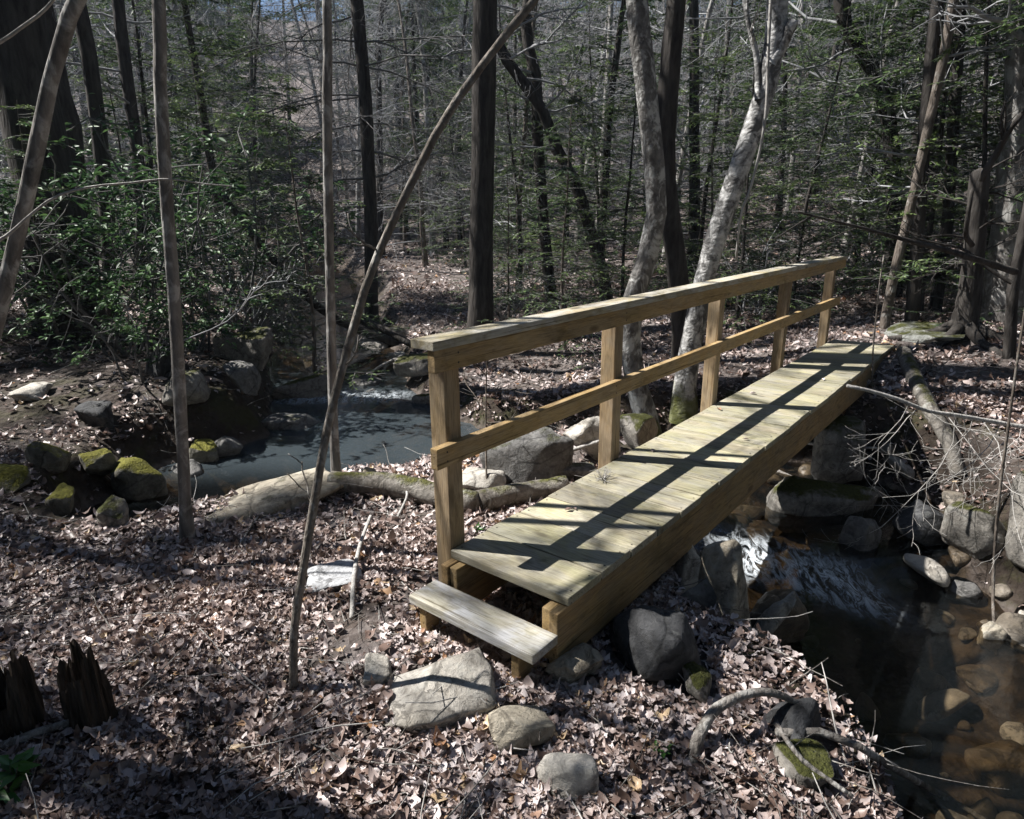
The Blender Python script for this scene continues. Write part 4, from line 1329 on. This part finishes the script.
# ------------------------------------------------------------------ the woods, each tree an object
LIT = [bw(u, .3) for u in np.arange(.1, 6.2, .4)] + [np.array(p) for p in
       [(-.4, 1.9, .15), (-.2, 1.6, .15), (.1, 1.6, .15), (-1.3, 2.4, .15), (.5, 1.9, .1), (-4.0, 7.2, 2.0), (-5.0, 7.3, 2.4), (-1.6, 6.2, -.3), (-1.3, 7.2, -.3), (-1.0, 9.5, .0),  (2.6, 5, -.4), (-.8, 2.4, .15), (-.6, 3.0, .15), (-1.5, 2.9, .15), (-.3, 3.6, .1), (-1.2, 3.8, .1), (4.4, 5.8, .35), (5.2, 6.6, .35), (4.6, 5, .3), (2.4, 4.8, -.4),
        (-3.1, 15, .3), (-3.0, 18, .4), (-2.6, 13.5, .2), (1.7, 6.6, 2.5), (2.1, 6.4, 3.2), (1.75, 6.4, 1.5), (-3.0, 5.6, .3), (0, 5.2, .1)]]
LIT = np.array([np.asarray(p, float) for p in LIT] + [V(160, 140, 3.4), V(172, 280, 3.4), V(327, 100, 4.3), V(330, 280, 4.3), V(440, 120, 2.1), V(350, 320, 2.1), V(480, 120, 9.6), V(90, 120, 7.5), V(120, 250, 7)])


def blocks_sun(x, y, h0, h1, R):
    z0 = H(x, y)
    for h in np.arange(h0, h1, .8):
        hh = z0 + h - LIT[:, 2]
        d = np.hypot(LIT[:, 0] + SUN_H[0] * hh - x, LIT[:, 1] + SUN_H[1] * hh - y)
        if ((hh > 0) & (d < R * (1.05 - .8 * (h - h0) / (h1 - h0)))).any():
            return True
    return False


def in_view(x, y, m=0.0):
    return y > .5 and abs(x) < y * .80 + m


KIND = {
    'bare0': ('bare_tree', 'tall bare dark trunked tree in the woods behind the creek', 'tree', 'tall bare trees in the woods', 2.0, 15, .9),
    'bare1': ('bare_tree', 'slender bare grey tree in the woods behind the creek', 'tree', 'slender bare grey trees in the woods', 1.2, 13, .7),
    'bare2': ('bare_tree', 'thick bare brown trunked tree in the woods behind the creek', 'tree', 'thick bare brown trees in the woods', 3.5, 17, .9),
    'dead0': ('dead_conifer', 'dark conifer in the woods with bare dead boughs', 'tree', 'dark dead boughed conifers', 1, 12, 1.8),
    'dead1': ('dead_conifer', 'small brown conifer in the woods with bare dead boughs', 'tree', 'brown dead boughed conifers', 1, 10, 1.6),
    'hem0': ('hemlock', 'green hemlock tree in the woods with low boughs', 'tree', 'green hemlocks in the woods', 1.4, 14, 3.5),
    'hem1': ('hemlock', 'small thin crowned hemlock tree in the woods', 'tree', 'small hemlocks in the woods', 1, 11, 3.1),
    'hem2': ('hemlock', 'tall hemlock tree in the woods with a high crown', 'tree', 'tall hemlocks in the woods', 4.2, 17, 3.9),
    'hems': ('hemlock_sapling', 'little hemlock sapling under the taller trees', 'tree', 'little hemlock saplings', .2, 3.6, 1.0),
    'hemt': ('hemlock_sapling', 'young hemlock sapling under the taller trees', 'tree', 'young hemlock saplings', .3, 5.5, 1.4),
    'brush': ('brush', 'leafless twiggy brush on the forest floor', 'shrub', 'leafless brush in the woods', .1, 2.6, .8),
    'lau0': ('laurel_bush', 'grey green laurel bush in the woods', 'bush', 'laurel bushes in the woods', .1, 1.6, .8),
}
rg = np.random.default_rng(77)
spots = []


def scatter(kinds, count, dmin, dmax, gap, az=(-46, 46), check=True, power=.6):
    n = tries = 0
    while n < count and tries < count * 60:
        tries += 1
        d = dmin + (dmax - dmin) * rg.random() ** (1 / (1 + power) if power > 0 else 1)
        a = math.radians(rg.uniform(*az))
        x, y = d * math.sin(a), d * math.cos(a)
        k = kinds[rg.integers(len(kinds))]
        nm, lab, cat, grp, h0, h1, R = KIND[k]
        c, _ = channel(np.array([x]), np.array([y]))
        if c[0] < .5 or any((x - p) ** 2 + (y - q) ** 2 < gap * gap for p, q in spots):
            continue
        if check and blocks_sun(x, y, h0, h1, R):
            continue
        # keep the sunlit opening along the creek in view
        if y < 19 and -.25 < x / y < -.12:
            continue
        if -.12 < x / y < .95 and y < 8.3:
            continue
        spots.append((x, y))
        place(nm, PROT[k], lab, cat, x, y, rg.uniform(0, 6.28), rg.uniform(.8, 1.2), grp)
        n += 1


scatter(['hems', 'hemt', 'hems', 'hemt', 'brush', 'lau0', 'dead1', 'hem1', 'bare1'], 52, 10, 26, 1.1)
scatter(['dead1', 'bare1', 'bare1', 'hem1', 'bare0'], 44, 14, 28, 1.6)
scatter(['hem0', 'hem1', 'bare0', 'bare1', 'bare1', 'hem2', 'bare2', 'dead1', 'bare1', 'bare0'], 165, 21, 55, 1.5)
scatter(['hem0', 'bare0', 'bare1', 'bare2', 'hem2', 'bare2'], 120, 45, 120, 2.6, check=False)

for k, px, Y, sc, rz in [('hem1', 905, 12.5, 1.0, .5), ('hem1', 990, 12, 1.0, 1.7), ('hemt', 860, 12, 1.25, 2.2), ('hemt', 935, 9.4, 1.2, .2), ('hemt', 700, 12.5, 1.3, 3.3), ('hem1', 600, 15, 1.0, 2.5), ('hem1', 220, 14.5, 1.0, .9), ('hemt', 155, 13, 1.4, 4.4), ('hem1', 420, 24, 1.0, 1.2), ('hemt', 520, 13.5, 1.2, 5.2)]:
    x, y = at_depth(px, Y)
    nm, lab, cat, grp, *_r = KIND[k]
    place(nm, PROT[k], lab, cat, x, y, rz, sc, grp)
n = 0  # unseen trees behind and right of the camera, added to cut sky fill
while n < 90:
    d, a = rg.uniform(5.2, 23), math.radians(rg.uniform(52, 300))
    x, y = d * math.sin(a), d * math.cos(a)
    k = ('hem2', 'hem0', 'hem2', 'bare2')[int(n) % 4]
    nm, lab, cat, grp, h0, h1, R = KIND[k]
    if in_view(x, y, 4.6) or blocks_sun(x, y, h0, h1, R) or any((x - p) ** 2 + (y - q) ** 2 < 4 for p, q in spots) or channel(np.array([x]), np.array([y]))[0][0] < .4:
        n += .02
        continue
    spots.append((x, y))
    place(nm, PROT[k], lab, cat, x, y, rg.uniform(0, 6.28), rg.uniform(.9, 1.15), grp)
    n = int(n) + 1

# trees left of the picture that shade the near ground and the left bank
DARK = np.array([(-2.2, 1.6, .15), (-1.7, 1.4, .15), (-2.4, 2.2, .15), (-2.3, 2.8, .15), (-2.7, 3.2, .15), (-3.0, 7.6, .2), (-2.6, 7.0, .0), (-3.4, 6.2, .2), (-4.0, 6.4, .3), (-4.4, 7.2, .3), (-3.3, 8.6, .2), (-5.0, 6.6, .4), (-4.4, 8.4, .4), (.9, 7.9, .1), (.2, 8.4, .0), (2.9, 3.6, -.2), (3.2, 4.4, 0), (2.6, 2.8, -.6), (2.9, 3.0, -.6), (2.5, 2.4, -.6), (-1.0, 1.2, .1), (0.2, 1.2, .1)])
cand = []
for _ in range(2600):
    x, y = rg.uniform(-16, -4.2), rg.uniform(-1, 13)
    if in_view(x, y, .6 if y < 8 else -99):
        continue
    k = ('hem0', 'hem1', 'hem2')[rg.integers(3)]
    h0, h1, R = KIND[k][4:7]
    if blocks_sun(x, y, h0, h1, R):
        continue
    z0 = H(x, y)
    s = 0
    for p in DARK:
        hs = np.arange(h0, h1, .8)
        hh = z0 + hs - p[2]
        d = np.hypot(p[0] + SUN_H[0] * hh - x, p[1] + SUN_H[1] * hh - y)
        s += (d < R * (1 - .8 * (hs - h0) / (h1 - h0))).any()
    cand.append((s, x, y, k))
cand.sort(key=lambda t: -t[0])
got = []
for s, x, y, k in cand:
    if s < 1 or len(got) >= 9:
        break
    if any((x - a) ** 2 + (y - b) ** 2 < 2.0 ** 2 for a, b in got):
        continue
    got.append((x, y))
    nm, lab, cat, grp, *_r = KIND[k]
    place(nm, PROT[k], lab, cat, x, y, rg.uniform(0, 6.28), 1.0, grp)
for x, y, k in [(-3.6, 2.3, 'bare2'), (-5.2, 3.0, 'hemt'), (-5.9, 1.2, 'bare1'), (-7.2, 4.6, 'bare1')]:
    nm, lab, cat, grp, *_r = KIND[k]
    place(nm, PROT[k], lab, cat, x, y, rg.uniform(0, 6.28), .78 if k == 'bare2' else 1.0, grp)
print('SHADERS', [(round(s), round(x, 1), round(y, 1), k) for s, x, y, k in cand[:6]], len(cand), got)

# ------------------------------------------------------------------ leaf litter
rl = np.random.default_rng(99)


def litter(n, dmin, dmax, size, seg, az=48, power=1.0, drop=0):
    d = np.exp(rl.uniform(math.log(dmin), math.log(dmax), n * 2)) if power == 0 else dmin + (dmax - dmin) * rl.random(n * 2) ** power
    a = np.radians(rl.uniform(-az, az, n * 2))
    x, y = d * np.sin(a), d * np.cos(a)
    c, lv = channel(x, y)
    z = height(x, y)
    keep = (z > lv + .03) | (c > .9)
    keep &= rl.random(n * 2) < np.where(c < .4, .38, 1)
    lb = sstep(-2.2, -2.9, x) * sstep(4.7, 5.6, y) * sstep(10.5, 8.5, y)
    keep &= rl.random(n * 2) > lb * .62
    clump = fbm(x, y, 1.6, 2, 55)
    keep &= rl.random(n * 2) < .66 + .55 * clump
    for cx, cy, r in ROCK_KEEP:
        inside = np.hypot(x - cx, y - cy) < r * 1.02
        keep &= ~(inside & (rl.random(n * 2) < .965))
    # none under the bridge's first metre, which lies in bare shade
    x, y, z = x[keep][:n], y[keep][:n], z[keep][:n]
    m = len(x)
    L = size * np.clip(np.exp(rl.normal(-.12, .42, m)), .35, 1.75)
    Wd = L * (.42 + .28 * rl.random(m))
    yaw = rl.uniform(0, 6.283, m)
    tiltv = rl.standard_normal((m, 3)) * np.array([.27, .27, 0])
    N = nrm(np.array([0, 0, 1.0]) + tiltv)
    D = np.stack([np.cos(yaw), np.sin(yaw), np.zeros(m)], -1)
    D = nrm(D - N * (D * N).sum(-1, keepdims=True))
    S = np.cross(N, D)
    curlL = rl.normal(.25, .6, m)
    curlW = rl.normal(.2, .55, m)
    lob = rl.uniform(.05, .42, m) * (rl.random(m) < .5)
    nl = seg
    tt = np.linspace(0, 1, nl + 1)
    rows = []
    for k, t in enumerate(tt):
        wprof = np.sin(np.pi * min(max(t, .04), .96) ** .85) * (1 - lob * (k % 2))
        f = (t - .5)
        ctr = np.stack([x, y, z], -1) + D * (L * f)[:, None] + N * (curlL * L * f * f * 1.6 + .012)[:, None]
        w = (Wd * wprof * .5)[:, None]
        lift_ = N * (curlW[:, None] * w * .9)
        jit = rl.normal(0, .075, (m, 1)) * N * L[:, None]
        rows += [ctr - S * w + lift_ + jit, ctr, ctr + S * w + lift_ - jit]
    v = np.stack(rows, 1)
    v[..., 2] += rl.random(m)[:, None] * .018
    nv = 3 * (nl + 1)
    q = []
    for k in range(nl):
        for s in (0, 1):
            b = k * 3 + s
            q.append([b, b + 1, b + 4, b + 3])
    q = np.array(q)
    tint = np.clip(rl.beta(1.5, 1.5, m) * .8 + (rl.random(m) < .07) * .4 + .17 * fbm(x, y, .9, 3, 91) - .03, 0, 1)
    return v.reshape(-1, 3), (np.arange(m)[:, None, None] * nv + q[None]).reshape(-1, 4), np.repeat(tint, len(q))


lm = MB()
for args in [(32000, .9, 3.4, .041, 6, 50, .8), (26000, .9, 4.0, .019, 3, 50, .8), (32000, 3.0, 7.0, .05, 4, 48, .9), (34000, 6.5, 16, .07, 2, 48, .85), (24000, 15, 42, .14, 2, 46, .8)]:
    v, q, t = litter(*args)
    lm.add(v, q, None, 0, t)
tag(lm.build('leaf_litter', [M['leaf']]), 'fallen brown and grey leaves covering the forest floor', 'leaves', kind='stuff')

# big curled leaves that stand out
# scattered fine twigs
tw = MB()
for k in range(2000):
    d = .9 + 14 * rl.random() ** 1.5
    a = math.radians(rl.uniform(-46, 46))
    x, y = d * math.sin(a), d * math.cos(a)
    c, lv = channel(np.array([x]), np.array([y]))
    if c[0] < .15:
        continue
    yaw = rl.uniform(0, 6.28)
    L = rl.uniform(.08, .5)
    P = wander((x, y, H(x, y) + .02), (math.cos(yaw), math.sin(yaw), rl.normal(.05, .12)), L, 5, rl, .18)
    P[:, 2] = np.maximum(P[:, 2], height(P[:, 0], P[:, 1]) + .012)
    r = rl.uniform(.0015, .0042)
    tube(tw, P, np.linspace(r, r * .5, 6), 4, int(rl.random() < .4))
tag(tw.build('fallen_twigs', [M['stick'], M['dead']]), 'fine broken twigs strewn over the leaf litter', 'twigs', kind='stuff')

# lone green seedlings
def seedling(label, px, py, n, L, seed):
    g = G(px, py)
    rg = np.random.default_rng(seed)
    t = thing('seedling', label, 'plant', tuple(g))
    sm, fm = MB(), MB()
    for k in range(3):
        P = wander((0, 0, -.01), (rg.normal(0, .5), rg.normal(0, .5), 1), L * 1.4, 4, rg, .2)
        tube(sm, P, np.linspace(.002, .0012, 5), 4)
        m = n
        a = rg.uniform(0, 6.283, m)
        D = nrm(np.stack([np.cos(a), np.sin(a), rg.normal(.15, .3, m)], -1))
        leaf_cards(fm, P[rg.integers(2, 5, m)], D, nrm(np.array([0, 0, 1]) + .3 * rg.standard_normal((m, 3))), L * (.7 + .6 * rg.random(m)), L * .45, 0, rg.random(m))
    sm.build('stems', [M['bark_brown']], t)
    fm.build('leaves', [M['fern']], t)


seedling('bright green leafy plant growing beside the jagged stumps', 12, 795, 8, .075, 1)
seedling('small green seedling right of the low tan stone', 662, 755, 6, .03, 2)
seedling('tiny green seedling beside the leaning sapling', 268, 610, 4, .025, 3)
seedling('green seedling at the foot of the first bridge post', 478, 534, 5, .04, 4)

# pale lichen sprig on the deck
mb = MB()
rg2 = np.random.default_rng(3)
for k in range(16):
    a = rg2.uniform(0, 6.283)
    grow(mb, (0, 0, .006), (math.cos(a), math.sin(a), .15), .07, .003, 2, rg2, kids=(0, 0, 3), curl=.4, rmin=.0012)
tag(mb.build('lichen_sprig', [M['dead']], None, tuple(bw(1.08, .11, .003))), 'pale lichen sprig lying on the bridge deck', 'lichen')

# leaves that have come to rest on the deck
for k, (u, vv, L, a) in enumerate([(.62, .17, .035, .4), (.66, .21, .025, 2.0), (1.62, .12, .04, 1.1), (2.2, .5, .035, 3.0), (3.3, .1, .05, .2), (4.1, .45, .05, 1.4), (2.75, .06, .045, 5.0)]):
    mb = MB()
    rg3 = np.random.default_rng(k)
    leaf_cards(mb, np.array([[0, 0, .004]]), np.array([[math.cos(a), math.sin(a), .12]]), np.array([[.1, .2, 1.0]]), L * 1.3, L * .7, 0, np.array([.25 + .1 * k]), .35)
    tag(mb.build('dead_leaf', [M['leaf']], None, tuple(bw(u, vv, .003))), 'small curled dead leaf lying on the bridge deck boards', 'leaf', 'dead leaves on the deck')

# the air between the trees
hb = MB()
X0, X1, Y0, Y1, Z0, Z1 = -440, 440, -440, 440, -3, 78
hb.add([(x, y, z) for z in (Z0, Z1) for y in (Y0, Y1) for x in (X0, X1)], [(0, 2, 3, 1), (4, 5, 7, 6), (0, 1, 5, 4), (2, 6, 7, 3), (0, 4, 6, 2), (1, 3, 7, 5)])
hm, nt = new_mat('woodland_haze')
pv = nd(nt, 'ShaderNodeVolumePrincipled')
pv.inputs['Color'].default_value = (.66, .80, 1, 1)
pv.inputs['Density'].default_value = .0006
out = nd(nt, 'ShaderNodeOutputMaterial')
nt.links.new(pv.outputs[0], out.inputs['Volume'])
tag(link('haze', hb.mesh('haze', [hm], False)), 'thin blue haze in the air between the far trees', 'haze', kind='stuff')

# ------------------------------------------------------------------ camera, light, sky
cam = bpy.data.cameras.new('camera')
co = bpy.data.objects.new('camera', cam)
COL.objects.link(co)
cam.sensor_width = 36
cam.lens = F_PX * 36 / 1024
cam.clip_start = .05
cam.clip_end = 2000
from mathutils import Matrix
R = Matrix.Rotation(math.pi / 2 - PITCH, 4, 'X') @ Matrix.Rotation(ROLL, 4, 'Z')
co.matrix_world = Matrix.Translation((0, 0, CAM_Z)) @ R
SC.camera = co

sun_dir = Vector((-.852, .204, 1)).normalized()
el = math.asin(sun_dir.z)
azm = math.atan2(sun_dir.x, sun_dir.y)
sl = bpy.data.lights.new('sun', 'SUN')
sl.energy = 5.0
sl.angle = math.radians(.53)
sl.color = (1, .965, .915)
so = bpy.data.objects.new('sun', sl)
COL.objects.link(so)
so.rotation_euler = sun_dir.to_track_quat('Z', 'Y').to_euler()
so.location = (-10, 3, 14)
w = bpy.data.worlds.new('World')
SC.world = w
w.use_nodes = True
wt = w.node_tree
sky = wt.nodes.new('ShaderNodeTexSky')
sky.sky_type = 'NISHITA'
sky.sun_disc = False
sky.sun_elevation = el
sky.sun_rotation = azm
sky.air_density = .9
sky.dust_density = .3
sky.ozone_density = 2.6
sky.altitude = 900
wt.links.new(sky.outputs[0], wt.nodes['Background'].inputs[0])
wt.nodes['Background'].inputs[1].default_value = .05
SC.view_settings.view_transform = 'Standard'
SC.view_settings.look = 'None'
SC.view_settings.exposure = 1.22
SC.view_settings.gamma = 1.0
SC.cycles.max_bounces = 6
SC.cycles.diffuse_bounces = 2
SC.cycles.transparent_max_bounces = 12
SC.cycles.use_denoising = True

bpy.context.view_layer.update()
from bpy_extras.object_utils import world_to_camera_view as w2c
for p in (bw(0, 0, 0), bw(0, DECK_W, 0), bw(DECK_L, DECK_W, 0), V(158, 0, 4)):
    c = w2c(SC, co, Vector(p))
    print('CHK', round(c.x * 1024, 1), round((1 - c.y) * 819, 1))
